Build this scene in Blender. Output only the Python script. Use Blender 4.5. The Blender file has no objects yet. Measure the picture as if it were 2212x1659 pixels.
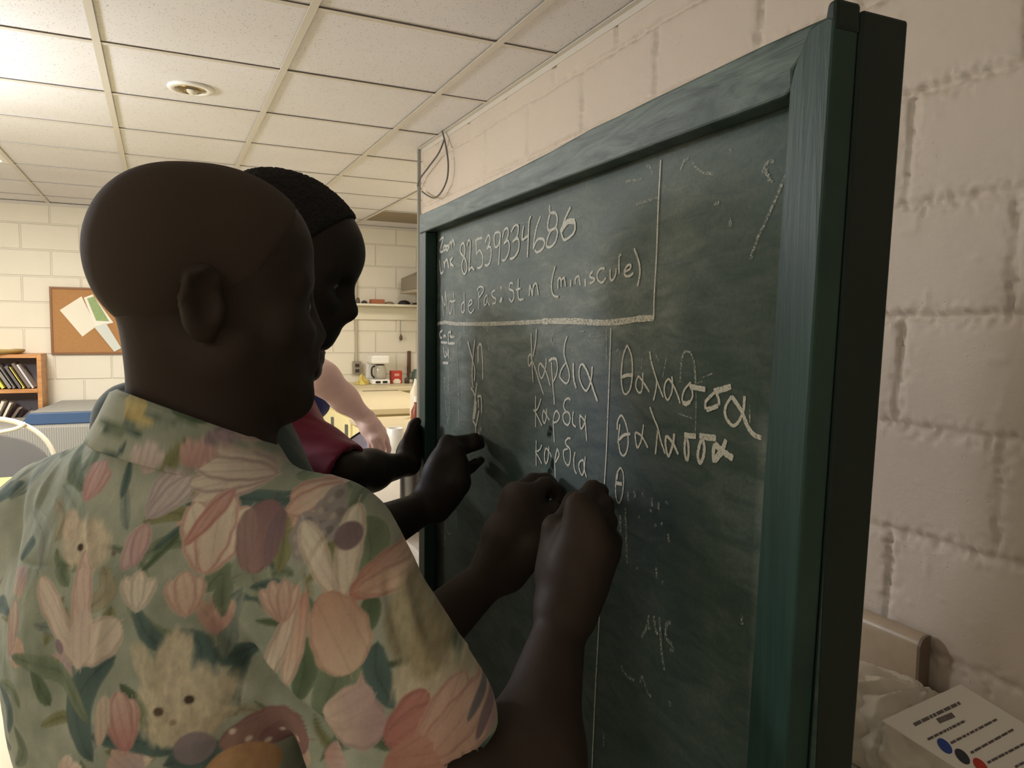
import bpy, math, random
import numpy as np
from mathutils import Vector, Matrix
random.seed(7); RNG = np.random.default_rng(7)
C = bpy.context.scene.collection
SC = bpy.context.scene

# ------------------------------------------------------------------ camera
# World: x to the right, y along the block wall into the room, z up, metres; the camera stands at x=y=0.
CZ = 1.484
YAW, PITCH, ROLL, FPX = .4440, -.0742, .0117, 1592.7
CAM_F = np.array([math.sin(YAW)*math.cos(PITCH), math.cos(YAW)*math.cos(PITCH), math.sin(PITCH)])
_r = np.array([math.cos(YAW), -math.sin(YAW), 0.0]); _u = np.cross(_r, CAM_F)
CAM_R = math.cos(ROLL)*_r + math.sin(ROLL)*_u
CAM_U = -math.sin(ROLL)*_r + math.cos(ROLL)*_u
EYE = np.array([0.0, 0.0, CZ])
cd = bpy.data.cameras.new('camera'); cam = bpy.data.objects.new('camera', cd); C.objects.link(cam)
cam.matrix_world = Matrix(((CAM_R[0], CAM_U[0], -CAM_F[0], 0), (CAM_R[1], CAM_U[1], -CAM_F[1], 0),
                           (CAM_R[2], CAM_U[2], -CAM_F[2], CZ), (0, 0, 0, 1)))
cd.sensor_fit = 'HORIZONTAL'; cd.sensor_width = 36; cd.lens = FPX*36/2212; cd.clip_start = .02
SC.camera = cam

# ------------------------------------------------------------------ light, world, exposure
SC.view_settings.view_transform = 'Standard'; SC.view_settings.look = 'None'
SC.view_settings.gamma = 1; SC.view_settings.use_curve_mapping = False
SC.view_settings.exposure = 0.6
wd = bpy.data.worlds.new('world'); SC.world = wd; wd.use_nodes = True
wd.node_tree.nodes['Background'].inputs[0].default_value = (.9, .85, .78, 1)
wd.node_tree.nodes['Background'].inputs[1].default_value = .02
def lamp(name, kind, loc, power, col, size=.1, size_y=None, rot=(0, 0, 0), spread=None):
    l = bpy.data.lights.new(name, kind); l.energy = power; l.color = col
    if kind == 'AREA':
        l.size = size
        if size_y: l.shape = 'RECTANGLE'; l.size_y = size_y
        if spread: l.spread = spread
    else: l.shadow_soft_size = size
    o = bpy.data.objects.new(name, l); C.objects.link(o); o.location = loc; o.rotation_euler = rot
    return o
lamp('bare_bulb_light', 'POINT', (-1.35, 3.15, 2.0), 64, (.93, .95, 1), .15)
lamp('ceiling_troffer_light', 'AREA', (-1.10, 4.76, 2.425), 40, (1, .94, .83), .5, 1.1)
lamp('kitchen_ceiling_light', 'AREA', (1.85, 5.0, 2.40), 12, (1, .92, .78), .5, .5)
lamp('rear_fill_light', 'AREA', (-1.9, -1.0, 2.41), 11.5, (1, .90, .74), .6, 1.2)  # unseen fill added behind the camera to brighten shirt and board

# ------------------------------------------------------------------ helpers
def px_ray(x, y): return CAM_R*(x-1106)/FPX - CAM_U*(y-829.5)/FPX + CAM_F
def P(x, y, d): return EYE + px_ray(x, y)*d                   # a traced point at its own distance
def onx(x, y, X): r = px_ray(x, y); return EYE + r*X/r[0]
def ony(x, y, Y): r = px_ray(x, y); return EYE + r*Y/r[1]
def onz(x, y, Z): r = px_ray(x, y); return EYE + r*(Z-CZ)/r[2]
BR0 = np.array([.446, .386, 0.]); BU = np.array([.475-.446, 1.435-.386, 0.]); BU /= np.linalg.norm(BU)
BN = np.array([-BU[1], BU[0], 0.])                            # the chalkboard's front plane: BU along it, BN out of it
def onb(x, y, off=0.0):
    r = px_ray(x, y); t = ((BR0 + BN*off - EYE) @ BN)/(r @ BN); return EYE + r*t
def bsz(x, y, off=0.0):
    p = onb(x, y, off); return float((p-BR0) @ BU), float(p[2])
def bw(s, z, off=0.0): return BR0 + BU*s + BN*off + np.array([0, 0, z])
def nrm(v): v = np.asarray(v, float); return v/np.linalg.norm(v)
def srgb(r, g, b):
    f = lambda c: (c/255/12.92) if c/255 <= .04045 else ((c/255+.055)/1.055)**2.4
    return (f(r), f(g), f(b), 1)

def tag(o, label, cat, group=None, kind=None):
    o['label'] = label; o['category'] = cat
    if group: o['group'] = group
    if kind: o['kind'] = kind
    return o
def empty(name, loc, label=None, cat=None, group=None, rz=0):
    o = bpy.data.objects.new(name, None); C.objects.link(o); o.location = loc; o.rotation_euler = (0, 0, rz)
    o.empty_display_size = .05
    if label: tag(o, label, cat, group)
    return o
def root_loc(parent):
    v = Vector((0, 0, 0)); p = parent
    while p is not None: v += p.location; p = p.parent
    return v
class MB:
    """Collects shapes into one mesh (world coordinates)."""
    def __init__(s): s.v = []; s.f = []
    def add(s, verts, faces):
        n = len(s.v); s.v += [tuple(map(float, q)) for q in verts]; s.f += [tuple(i+n for i in f) for f in faces]; return s
    def box(s, lo, hi):
        a, b = lo, hi
        v = [(x, y, z) for z in (a[2], b[2]) for y in (a[1], b[1]) for x in (a[0], b[0])]
        return s.add(v, [(0, 2, 3, 1), (4, 5, 7, 6), (0, 1, 5, 4), (2, 6, 7, 3), (0, 4, 6, 2), (1, 3, 7, 5)])
    def obox(s, c, ax, ay, az, hx, hy, hz):
        c = np.asarray(c, float); ax, ay, az = map(np.asarray, (ax, ay, az))
        v = [c + ax*hx*i + ay*hy*j + az*hz*k for k in (-1, 1) for j in (-1, 1) for i in (-1, 1)]
        return s.add(v, [(0, 2, 3, 1), (4, 5, 7, 6), (0, 1, 5, 4), (2, 6, 7, 3), (0, 4, 6, 2), (1, 3, 7, 5)])
    def prism(s, poly, thick):
        """poly: list of 3-D points, thick: 3-D vector."""
        n = len(poly); t = np.asarray(thick, float); a = [np.asarray(p, float) for p in poly]
        return s.add(a + [p+t for p in a], [tuple(range(n)), tuple(range(2*n-1, n-1, -1))] +
                     [(i, i+n, (i+1) % n+n, (i+1) % n) for i in range(n)])
    def lathe(s, c, prof, seg=32, axis=(0, 0, 1)):
        az = nrm(axis); ax = nrm(np.cross(az, (0.3, 1, 0.1))); ay = np.cross(az, ax); c = np.asarray(c, float)
        v = []; f = []
        for r, h in prof:
            for k in range(seg):
                t = 2*math.pi*k/seg; v.append(c + az*h + (ax*math.cos(t) + ay*math.sin(t))*max(r, 1e-5))
        for j in range(len(prof)-1):
            for k in range(seg):
                k2 = (k+1) % seg; f.append((j*seg+k, j*seg+k2, (j+1)*seg+k2, (j+1)*seg+k))
        return s.add(v, f)
    def tube(s, pts, r, seg=10, closed=False, cap=True):
        pts = [np.asarray(p, float) for p in pts]; n = len(pts)
        rr = r if hasattr(r, '__len__') else [r]*n
        v = []; f = []; prev = None
        for i in range(n):
            if closed: t = pts[(i+1) % n]-pts[i-1]
            else: t = pts[min(i+1, n-1)]-pts[max(i-1, 0)]
            t = nrm(t)
            if prev is None:
                a = np.cross(t, (0, 0, 1)) if abs(t[2]) < .9 else np.cross(t, (1, 0, 0))
            else: a = prev - t*(prev @ t)
            a = nrm(a); prev = a; b = np.cross(t, a)
            for k in range(seg):
                q = 2*math.pi*k/seg; v.append(pts[i] + (a*math.cos(q)+b*math.sin(q))*rr[i])
        m = n if closed else n-1
        for i in range(m):
            i2 = (i+1) % n
            for k in range(seg):
                k2 = (k+1) % seg; f.append((i*seg+k, i*seg+k2, i2*seg+k2, i2*seg+k))
        if cap and not closed: f += [tuple(range(seg-1, -1, -1)), tuple(range((n-1)*seg, n*seg))]
        return s.add(v, f)
    def build(s, name, mat, parent=None, smooth=False, bevel=0, seg=2):
        me = bpy.data.meshes.new(name)
        o = bpy.data.objects.new(name, me); C.objects.link(o)
        if parent is not None:
            o.parent = parent; w = root_loc(parent); off = np.array(w)
        else:
            a = np.array(s.v); off = np.array([(a[:, 0].min()+a[:, 0].max())/2, (a[:, 1].min()+a[:, 1].max())/2, a[:, 2].min()])
            o.location = off
        me.from_pydata([tuple(np.array(q)-off) for q in s.v], [], s.f); me.update()
        me.materials.append(mat)
        import bmesh
        bm = bmesh.new(); bm.from_mesh(me); bmesh.ops.recalc_face_normals(bm, faces=bm.faces); bm.to_mesh(me); bm.free()
        if smooth:
            me.polygons.foreach_set('use_smooth', [True]*len(me.polygons))
            if smooth != 'all': me.set_sharp_from_angle(angle=math.radians(40))
        if bevel:
            b = o.modifiers.new('bevel', 'BEVEL'); b.width = bevel; b.segments = seg; b.limit_method = 'ANGLE'
        return o
def catmull(pts, n=8, closed=False):
    p = [np.asarray(q, float) for q in pts]
    if len(p) < 3 and not closed:
        return [p[0]*(1-t)+p[-1]*t for t in np.linspace(0, 1, n+1)]
    out = []; m = len(p)
    for i in range(m if closed else m-1):
        if closed: a, b, c, d = p[i-1], p[i], p[(i+1) % m], p[(i+2) % m]
        else: a, b, c, d = p[max(i-1, 0)], p[i], p[i+1], p[min(i+2, m-1)]
        for k in range(n):
            t = k/n
            out.append(.5*((2*b)+(c-a)*t+(2*a-5*b+4*c-d)*t*t+(3*b-a-3*c+d)*t**3))
    if not closed: out.append(p[-1])
    return out

# ------------------------------------------------------------------ materials
def mat(name, col, rough=.6, bump=None, var=None, metal=0, spec=.5, coat=0, trans=0, alpha=1, coords='Object', ior=1.45, sheen=0):
    """Principled material; bump=(scale, strength, distance); var=(scale, amount) mottles the colour."""
    m = bpy.data.materials.new(name); m.use_nodes = True; nt = m.node_tree; b = nt.nodes['Principled BSDF']
    b.inputs['Base Color'].default_value = col if len(col) == 4 else (*col, 1)
    b.inputs['Roughness'].default_value = rough; b.inputs['Metallic'].default_value = metal
    b.inputs['Specular IOR Level'].default_value = spec; b.inputs['Coat Weight'].default_value = coat
    b.inputs['Transmission Weight'].default_value = trans; b.inputs['IOR'].default_value = ior
    if sheen: b.inputs['Sheen Weight'].default_value = sheen; b.inputs['Sheen Roughness'].default_value = .4
    tc = nt.nodes.new('ShaderNodeTexCoord')
    if var:
        nz = nt.nodes.new('ShaderNodeTexNoise'); nz.inputs['Scale'].default_value = var[0]; nz.inputs['Detail'].default_value = 5
        nt.links.new(tc.outputs[coords], nz.inputs['Vector'])
        mx = nt.nodes.new('ShaderNodeMix'); mx.data_type = 'RGBA'
        c = b.inputs['Base Color'].default_value[:]
        mx.inputs['A'].default_value = tuple(x*(1-var[1]) for x in c[:3])+(1,)
        mx.inputs['B'].default_value = tuple(min(1, x*(1+var[1])) for x in c[:3])+(1,)
        nt.links.new(nz.outputs['Fac'], mx.inputs['Factor']); nt.links.new(mx.outputs['Result'], b.inputs['Base Color'])
    if bump:
        nz = nt.nodes.new('ShaderNodeTexNoise'); nz.inputs['Scale'].default_value = bump[0]; nz.inputs['Detail'].default_value = 6
        nt.links.new(tc.outputs[coords], nz.inputs['Vector'])
        bp = nt.nodes.new('ShaderNodeBump'); bp.inputs['Strength'].default_value = bump[1]; bp.inputs['Distance'].default_value = bump[2]
        nt.links.new(nz.outputs['Fac'], bp.inputs['Height']); nt.links.new(bp.outputs['Normal'], b.inputs['Normal'])
    return m
def N(nt, t, **kw):
    n = nt.nodes.new('ShaderNode'+t)
    for k, v in kw.items():
        if k.startswith('i_'): n.inputs[k[2:].replace('_', ' ')].default_value = v
        else: setattr(n, k, v)
    return n
def ramp(nt, src, stops):
    r = nt.nodes.new('ShaderNodeValToRGB'); e = r.color_ramp.elements
    while len(e) < len(stops): e.new(.5)
    for i, (p, c) in enumerate(stops): e[i].position = p; e[i].color = c if len(c) == 4 else (*c, 1)
    nt.links.new(src, r.inputs[0]); return r

def mat_wallblock(name, col, joints=False, w=.406, h=.2067, z0=1.097, warm=.05):
    """Painted concrete block. joints=True also draws the mortar grooves as bump (far walls)."""
    m = mat(name, col, .62); nt = m.node_tree; b = nt.nodes['Principled BSDF']; L = nt.links.new
    tc = N(nt, 'TexCoord')
    n1 = N(nt, 'TexNoise', i_Scale=3.0, i_Detail=4.0); n2 = N(nt, 'TexNoise', i_Scale=95.0, i_Detail=6.0, i_Roughness=.65)
    vo = N(nt, 'TexVoronoi', i_Scale=60.0)
    for n in (n1, n2, vo): L(tc.outputs['Object'], n.inputs['Vector'])
    mx = N(nt, 'Mix', data_type='RGBA')
    mx.inputs['A'].default_value = tuple(c*(1-warm) for c in col[:3])+(1,); mx.inputs['B'].default_value = tuple(min(1, c*(1+warm)) for c in col[:3])+(1,)
    L(n1.outputs['Fac'], mx.inputs['Factor']); L(mx.outputs['Result'], b.inputs['Base Color'])
    pit = ramp(nt, vo.outputs['Distance'], [(0.0, (0, 0, 0)), (.16, (1, 1, 1))])
    n3 = N(nt, 'TexNoise', i_Scale=9.0); L(tc.outputs['Object'], n3.inputs['Vector'])
    pm = ramp(nt, n3.outputs['Fac'], [(.52, (1, 1, 1)), (.62, (0, 0, 0))])
    mxx = N(nt, 'Math', operation='MAXIMUM'); L(pit.outputs[0], mxx.inputs[0]); L(pm.outputs[0], mxx.inputs[1])
    ad = N(nt, 'Math', operation='MULTIPLY_ADD'); ad.inputs[1].default_value = .55
    L(n2.outputs['Fac'], ad.inputs[0]); L(mxx.outputs[0], ad.inputs[2])
    bp = N(nt, 'Bump', i_Strength=.45, i_Distance=.0022); L(ad.outputs[0], bp.inputs['Height'])
    last = bp
    if joints:
        sp = N(nt, 'SeparateXYZ'); L(tc.outputs['Object'], sp.inputs[0])
        sm = N(nt, 'Math', operation='ADD'); L(sp.outputs[0], sm.inputs[0]); L(sp.outputs[1], sm.inputs[1])
        cb = N(nt, 'CombineXYZ'); L(sm.outputs[0], cb.inputs[0]); L(sp.outputs[2], cb.inputs[1])
        br = N(nt, 'TexBrick', i_Scale=1.0); br.inputs['Brick Width'].default_value = w; br.inputs['Row Height'].default_value = h
        br.inputs['Mortar Size'].default_value = .009; br.inputs['Mortar Smooth'].default_value = .6
        L(cb.outputs[0], br.inputs['Vector'])
        b2 = N(nt, 'Bump', i_Strength=.8, i_Distance=.006, invert=True); L(br.outputs['Fac'], b2.inputs['Height']); L(bp.outputs['Normal'], b2.inputs['Normal'])
        last = b2
        m2 = N(nt, 'Mix', data_type='RGBA'); m2.inputs['B'].default_value = tuple(c*.86 for c in col[:3])+(1,)
        ml = N(nt, 'Math', operation='MULTIPLY'); ml.inputs[1].default_value = .5; L(br.outputs['Fac'], ml.inputs[0])
        L(ml.outputs[0], m2.inputs['Factor']); L(mx.outputs['Result'], m2.inputs['A']); L(m2.outputs['Result'], b.inputs['Base Color'])
    L(last.outputs['Normal'], b.inputs['Normal']); return m
def mat_tile():
    m = mat('acoustic_tile', srgb(236, 232, 226), .85); nt = m.node_tree; b = nt.nodes['Principled BSDF']; L = nt.links.new
    tc = N(nt, 'TexCoord'); mp = N(nt, 'Mapping'); mp.inputs['Scale'].default_value = (1, 1, 1); L(tc.outputs['Object'], mp.inputs[0])
    vo = N(nt, 'TexVoronoi', i_Scale=105.0, i_Randomness=1.0); L(mp.outputs[0], vo.inputs['Vector'])
    n1 = N(nt, 'TexNoise', i_Scale=40.0, i_Detail=3.0); L(mp.outputs[0], n1.inputs['Vector'])
    sb = N(nt, 'Math', operation='MULTIPLY_ADD'); sb.inputs[1].default_value = .42; L(n1.outputs['Fac'], sb.inputs[0]); L(vo.outputs['Distance'], sb.inputs[2])
    rp = ramp(nt, sb.outputs[0], [(.30, (.27, .26, .25)), (.39, (1, 1, 1))])
    n2 = N(nt, 'TexNoise', i_Scale=1.3, i_Detail=3.0); L(tc.outputs['Object'], n2.inputs['Vector'])
    st = ramp(nt, n2.outputs['Fac'], [(.35, (.93, .92, .90)), (.65, (1, 1, 1))])
    mu = N(nt, 'Mix', data_type='RGBA', blend_type='MULTIPLY'); mu.inputs['Factor'].default_value = 1
    L(rp.outputs[0], mu.inputs['A']); L(st.outputs[0], mu.inputs['B'])
    m3 = N(nt, 'Mix', data_type='RGBA', blend_type='MULTIPLY'); m3.inputs['Factor'].default_value = 1
    m3.inputs['A'].default_value = srgb(232, 230, 234); L(mu.outputs['Result'], m3.inputs['B']); L(m3.outputs['Result'], b.inputs['Base Color'])
    bp = N(nt, 'Bump', i_Strength=.5, i_Distance=.002); L(rp.outputs[0], bp.inputs['Height']); L(bp.outputs['Normal'], b.inputs['Normal'])
    return m
def mat_wood(name, c1, c2, scale=(1, 1, 14), rough=.55, axis_noise=4.0, bump=.2):
    m = mat(name, c1, rough); nt = m.node_tree; b = nt.nodes['Principled BSDF']; L = nt.links.new
    tc = N(nt, 'TexCoord'); mp = N(nt, 'Mapping'); mp.inputs['Scale'].default_value = scale; L(tc.outputs['Object'], mp.inputs[0])
    nz = N(nt, 'TexNoise', i_Scale=axis_noise, i_Detail=7.0, i_Distortion=1.2, i_Roughness=.62); L(mp.outputs[0], nz.inputs['Vector'])
    rp = ramp(nt, nz.outputs['Fac'], [(.32, c1), (.66, c2)]); L(rp.outputs[0], b.inputs['Base Color'])
    bp = N(nt, 'Bump', i_Strength=bump, i_Distance=.002); L(nz.outputs['Fac'], bp.inputs['Height']); L(bp.outputs['Normal'], b.inputs['Normal'])
    return m
def mat_panel():
    """Green chalkboard paint with swirls of half-wiped chalk, a painted head shadow and a bluish patch of wear."""
    m = mat('chalkboard_paint', srgb(48, 66, 58), .42, spec=.35); nt = m.node_tree; b = nt.nodes['Principled BSDF']; L = nt.links.new
    at = N(nt, 'Attribute', attribute_name='dust_shade'); 
    tc = N(nt, 'TexCoord'); mp = N(nt, 'Mapping'); mp.inputs['Scale'].default_value = (1, 2.2, 7); mp.inputs['Rotation'].default_value = (.35, 0, 0)
    L(tc.outputs['Object'], mp.inputs[0])
    nz = N(nt, 'TexNoise', i_Scale=7.0, i_Detail=8.0, i_Roughness=.6, i_Distortion=.8); L(mp.outputs[0], nz.inputs['Vector'])
    n2 = N(nt, 'TexNoise', i_Scale=260.0, i_Detail=3.0); L(tc.outputs['Object'], n2.inputs['Vector'])
    mp3 = N(nt, 'Mapping'); mp3.inputs['Scale'].default_value = (1, 40, 3); L(tc.outputs['Object'], mp3.inputs[0])
    n3 = N(nt, 'TexNoise', i_Scale=3.0, i_Detail=5.0); L(mp3.outputs[0], n3.inputs['Vector'])
    base = N(nt, 'Mix', data_type='RGBA'); base.inputs['A'].default_value = srgb(28, 62, 53); base.inputs['B'].default_value = srgb(42, 72, 65); L(n3.outputs['Fac'], base.inputs['Factor'])
    dn = ramp(nt, nz.outputs['Fac'], [(.30, (.25, .25, .25)), (.75, (1, 1, 1))])
    sp = N(nt, 'SeparateColor'); L(at.outputs['Color'], sp.inputs[0])
    mu = N(nt, 'Math', operation='MULTIPLY'); L(sp.outputs[0], mu.inputs[0]); L(dn.outputs[0], mu.inputs[1])
    g = ramp(nt, n2.outputs['Fac'], [(.3, (.7, .7, .7)), (.7, (1, 1, 1))]); m2 = N(nt, 'Math', operation='MULTIPLY'); L(mu.outputs[0], m2.inputs[0]); L(g.outputs[0], m2.inputs[1])
    bl = N(nt, 'Mix', data_type='RGBA'); bl.inputs['B'].default_value = srgb(46, 66, 84); L(sp.outputs[1], bl.inputs['Factor']); L(base.outputs['Result'], bl.inputs['A'])
    du = N(nt, 'Mix', data_type='RGBA'); du.inputs['B'].default_value = srgb(176, 182, 174); L(m2.outputs[0], du.inputs['Factor']); L(bl.outputs['Result'], du.inputs['A'])
    L(du.outputs['Result'], b.inputs['Base Color'])
    rr = N(nt, 'MapRange'); rr.inputs['To Min'].default_value = .5; rr.inputs['To Max'].default_value = .75; L(nz.outputs['Fac'], rr.inputs['Value']); L(rr.outputs[0], b.inputs['Roughness'])
    return m
def mat_chalk(name, col, cover, scale=420):
    m = mat(name, col, .95, spec=.1); nt = m.node_tree; b = nt.nodes['Principled BSDF']; L = nt.links.new
    tc = N(nt, 'TexCoord'); nz = N(nt, 'TexNoise', i_Scale=scale, i_Detail=4.0, i_Roughness=.7); L(tc.outputs['Object'], nz.inputs['Vector'])
    rp = ramp(nt, nz.outputs['Fac'], [(cover, (1, 1, 1)), (cover+.22, (0, 0, 0))])
    L(rp.outputs[0], b.inputs['Alpha']); return m
def mat_attr(name, rough=.85, bump=None, sheen=.15):
    m = mat(name, (.5, .5, .5), rough, bump=bump, sheen=sheen, spec=.2); nt = m.node_tree; b = nt.nodes['Principled BSDF']
    at = N(nt, 'Attribute', attribute_name='print'); nt.links.new(at.outputs['Color'], b.inputs['Base Color']); return m
def mat_ribs(name, c1, c2, scale, axis=0, rough=.8):
    m = mat(name, c1, rough); nt = m.node_tree; b = nt.nodes['Principled BSDF']; L = nt.links.new
    tc = N(nt, 'TexCoord'); wv = N(nt, 'TexWave', i_Scale=scale, i_Distortion=.3); wv.bands_direction = 'XYZ'[axis]
    L(tc.outputs['Object'], wv.inputs['Vector']); rp = ramp(nt, wv.outputs['Fac'], [(.2, c1), (.8, c2)]); L(rp.outputs[0], b.inputs['Base Color'])
    bp = N(nt, 'Bump', i_Strength=.4, i_Distance=.003); L(wv.outputs['Fac'], bp.inputs['Height']); L(bp.outputs['Normal'], b.inputs['Normal']); return m
def emis(name, col, s):
    m = mat(name, (.9, .9, .9), .5); b = m.node_tree.nodes['Principled BSDF']
    b.inputs['Emission Color'].default_value = (*col, 1); b.inputs['Emission Strength'].default_value = s; return m

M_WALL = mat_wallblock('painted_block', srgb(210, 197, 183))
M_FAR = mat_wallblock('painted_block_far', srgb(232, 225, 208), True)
M_TILE = mat_tile()
M_GRID = mat('grid_enamel', srgb(214, 208, 198), .45)
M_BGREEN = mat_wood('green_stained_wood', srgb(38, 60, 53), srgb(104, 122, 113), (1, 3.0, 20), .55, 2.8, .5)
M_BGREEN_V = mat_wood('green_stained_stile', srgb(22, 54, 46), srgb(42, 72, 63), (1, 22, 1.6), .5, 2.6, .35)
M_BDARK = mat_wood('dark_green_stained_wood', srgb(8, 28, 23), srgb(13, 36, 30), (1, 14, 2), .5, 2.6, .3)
M_PANEL = mat_panel()
M_CHALK = mat_chalk('chalk', srgb(232, 232, 222), .52)
M_CHALKF = mat_chalk('faint_chalk', srgb(200, 204, 196), .36)
M_CHALKW = mat_chalk('side_of_chalk', srgb(226, 224, 210), .47, 300)
M_LAM = mat('stone_pattern_laminate', srgb(182, 164, 140), .35, var=(26, .16))
M_LAMEND = mat('laminate_end_cap', srgb(120, 104, 88), .4)
M_WHITE = mat('white_enamel', srgb(236, 234, 228), .35)
M_WORK = mat('cream_worktop', srgb(214, 200, 166), .4, var=(18, .06))
M_YCAB = mat('cream_cabinet_paint', srgb(240, 226, 170), .45)
M_STEEL = mat('brushed_steel', srgb(150, 150, 150), .35, metal=.9)
M_BLACK = mat('black_plastic', srgb(22, 22, 24), .4)
M_CREAM = mat('cream_paint', srgb(226, 220, 200), .4)

# ------------------------------------------------------------------ room shell
WX, YB, ZC = 1.283, 6.95, 2.44
def vnoise(a, b, seed=0):
    """smooth 2-D value noise in 0..1 for numpy arrays"""
    r = np.random.default_rng(seed).random((64, 64)); ai = np.floor(a).astype(int); bi = np.floor(b).astype(int)
    fa = a-ai; fb = b-bi; fa = fa*fa*(3-2*fa); fb = fb*fb*(3-2*fb); g = lambda i, j: r[i % 64, j % 64]
    return (g(ai, bi)*(1-fa)+g(ai+1, bi)*fa)*(1-fb) + (g(ai, bi+1)*(1-fa)+g(ai+1, bi+1)*fa)*fb
def fbm(a, b, seed=0, o=3): return sum(vnoise(a*2**k, b*2**k, seed+k)*.5**k for k in range(o))/sum(.5**k for k in range(o))
def np_mesh(name, verts, faces, m, parent=None, smooth=True, colors=None, cname='print'):
    verts = np.asarray(verts, np.float32); faces = np.asarray(faces, np.int32)
    off = np.array(root_loc(parent), np.float32) if parent is not None else np.array([verts[:, 0].mean(), verts[:, 1].mean(), verts[:, 2].min()], np.float32)
    me = bpy.data.meshes.new(name); k = faces.shape[1]
    me.vertices.add(len(verts)); me.vertices.foreach_set('co', (verts-off).ravel())
    me.loops.add(faces.size); me.loops.foreach_set('vertex_index', faces.ravel())
    me.polygons.add(len(faces)); me.polygons.foreach_set('loop_start', np.arange(0, faces.size, k, dtype=np.int32))
    me.polygons.foreach_set('loop_total', np.full(len(faces), k, np.int32))
    me.update(calc_edges=True); me.validate()
    me.polygons.foreach_set('use_smooth', [bool(smooth)]*len(me.polygons))
    if colors is not None:
        at = me.color_attributes.new(cname, 'FLOAT_COLOR', 'POINT')
        at.data.foreach_set('color', np.concatenate([colors, np.ones((len(colors), 1))], 1).astype(np.float32).ravel())
    me.materials.append(m); o = bpy.data.objects.new(name, me); C.objects.link(o)
    if parent is not None: o.parent = parent
    else: o.location = off
    return o
def structure(o): o['kind'] = 'structure'; return o

def block_wall():
    h = .2083; z0 = 1.099-5*h; w = .406
    ys = np.concatenate([np.arange(-2.2, .3, .06), np.arange(.3, 1.3, .0055), np.arange(1.3, 3.851, .011)]); ys[-1] = 3.85
    zs = np.concatenate([np.arange(0, .7, .05), np.arange(.7, ZC, .0055), [ZC]])
    Y, Z = np.meshgrid(ys, zs, indexing='ij')
    wob = (fbm(Y*9, Z*9, 3)-.5)*.010 + (vnoise(Y*70, Z*70, 9)-.5)*.006
    k = np.floor((Z+wob-z0)/h); dz = np.abs((Z+wob-z0)/h - np.round((Z+wob-z0)/h))*h
    par = np.where(np.mod(k, 2) == 1, .76, .963)
    wob2 = (fbm(Y*11+7, Z*11, 5)-.5)*.012 + (vnoise(Y*75+3, Z*75, 19)-.5)*.006
    q = (Y+wob2-par)/w; dy = np.abs(q-np.round(q))*w
    fill = fbm(Y*2.5, Z*6, 23)                                  # joints half filled with paint
    g = lambda d, wd: np.exp(-(d/wd)**2)
    depth = g(dz, .0075)*(.0045+.0085*np.clip((fill-.25)*2, 0, 1)) 
    depth = np.maximum(depth, g(dy, .0065)*(.0035+.0105*np.clip((fill-.3)*2.4, 0, 1)))
    rag = np.clip(vnoise(Y*120, Z*120, 31)-.52, 0, 1)*.017*np.maximum(g(dz, .022), g(dy, .022))
    bumps = (fbm(Y*26, Z*26, 41)-.5)*.0016 + np.clip(vnoise(Y*34, Z*34, 51)-.86, 0, 1)*.016
    X = WX + depth + rag - bumps
    v = np.stack([X, Y, Z], -1).reshape(-1, 3); ny, nz = Y.shape; i = np.arange(ny*nz).reshape(ny, nz)
    f = np.stack([i[:-1, :-1], i[:-1, 1:], i[1:, 1:], i[1:, :-1]], -1).reshape(-1, 4)
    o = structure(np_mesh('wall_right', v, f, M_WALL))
    MB().box((WX+.02, -2.2, 0), (WX+.2, 3.85, ZC)).build('masonry_core', M_WALL, o)
    return o
block_wall()
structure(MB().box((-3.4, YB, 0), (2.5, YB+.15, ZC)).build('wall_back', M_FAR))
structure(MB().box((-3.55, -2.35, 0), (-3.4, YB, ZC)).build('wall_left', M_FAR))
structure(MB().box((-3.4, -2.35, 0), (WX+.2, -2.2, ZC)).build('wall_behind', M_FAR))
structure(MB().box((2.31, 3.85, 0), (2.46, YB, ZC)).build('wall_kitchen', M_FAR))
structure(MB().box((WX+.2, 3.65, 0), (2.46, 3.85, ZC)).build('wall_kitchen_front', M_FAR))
M_FLOOR = mat('grey_vinyl_floor', srgb(150, 145, 138), .4, var=(30, .12))
structure(MB().box((-3.4, -2.2, -.05), (2.46, YB, 0)).build('floor', M_FLOOR))

# suspended ceiling: lay-in tiles above an exposed grid of tees
GX, GY, T = -.177, 2.335, .61
xs = [GX+T*i for i in range(-6, 5)]; ysg = [GY+T*j for j in range(-8, 8)]
xs = [-3.4]+[x for x in xs if -3.3 < x]; ysg = [-2.2]+[y for y in ysg if -2.1 < y < 6.9]+[YB]
xs = [x for x in xs if x < 2.3]+[2.46]
TROF = (-1.397, -.787, 4.165, 5.385)
BROWN = (1.653, 2.263, 5.995, 6.605)
tl = MB(); dk = MB()
for i in range(len(xs)-1):
    for j in range(len(ysg)-1):
        a, b, c, d = xs[i], xs[i+1], ysg[j], ysg[j+1]
        if TROF[0]-.01 < a and b < TROF[1]+.01 and TROF[2]-.01 < c and d < TROF[3]+.01: continue
        if a > WX-.3 and d < 3.9 and a > 1.4: continue
        tgt = dk if (abs(a-BROWN[0]) < .02 and abs(c-BROWN[2]) < .02) else tl
        e = .006; zt = ZC+.0045+random.uniform(-.001, .0015)
        tgt.box((a+e, c+e, zt), (b-e, d-e, zt+.015))
ceil = structure(tl.build('ceiling', M_TILE))
dkm = mat('brown_stained_tile', srgb(150, 136, 116), .8, var=(14, .08))
dk.build('stained_tile', dkm, ceil)
tg = MB()
for x in xs[1:-1]:
    tg.box((x-.0125, -2.2, ZC-.0035), (x+.0125, YB, ZC-.001)); tg.box((x-.001, -2.2, ZC-.001), (x+.001, YB, ZC+.02))
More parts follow.
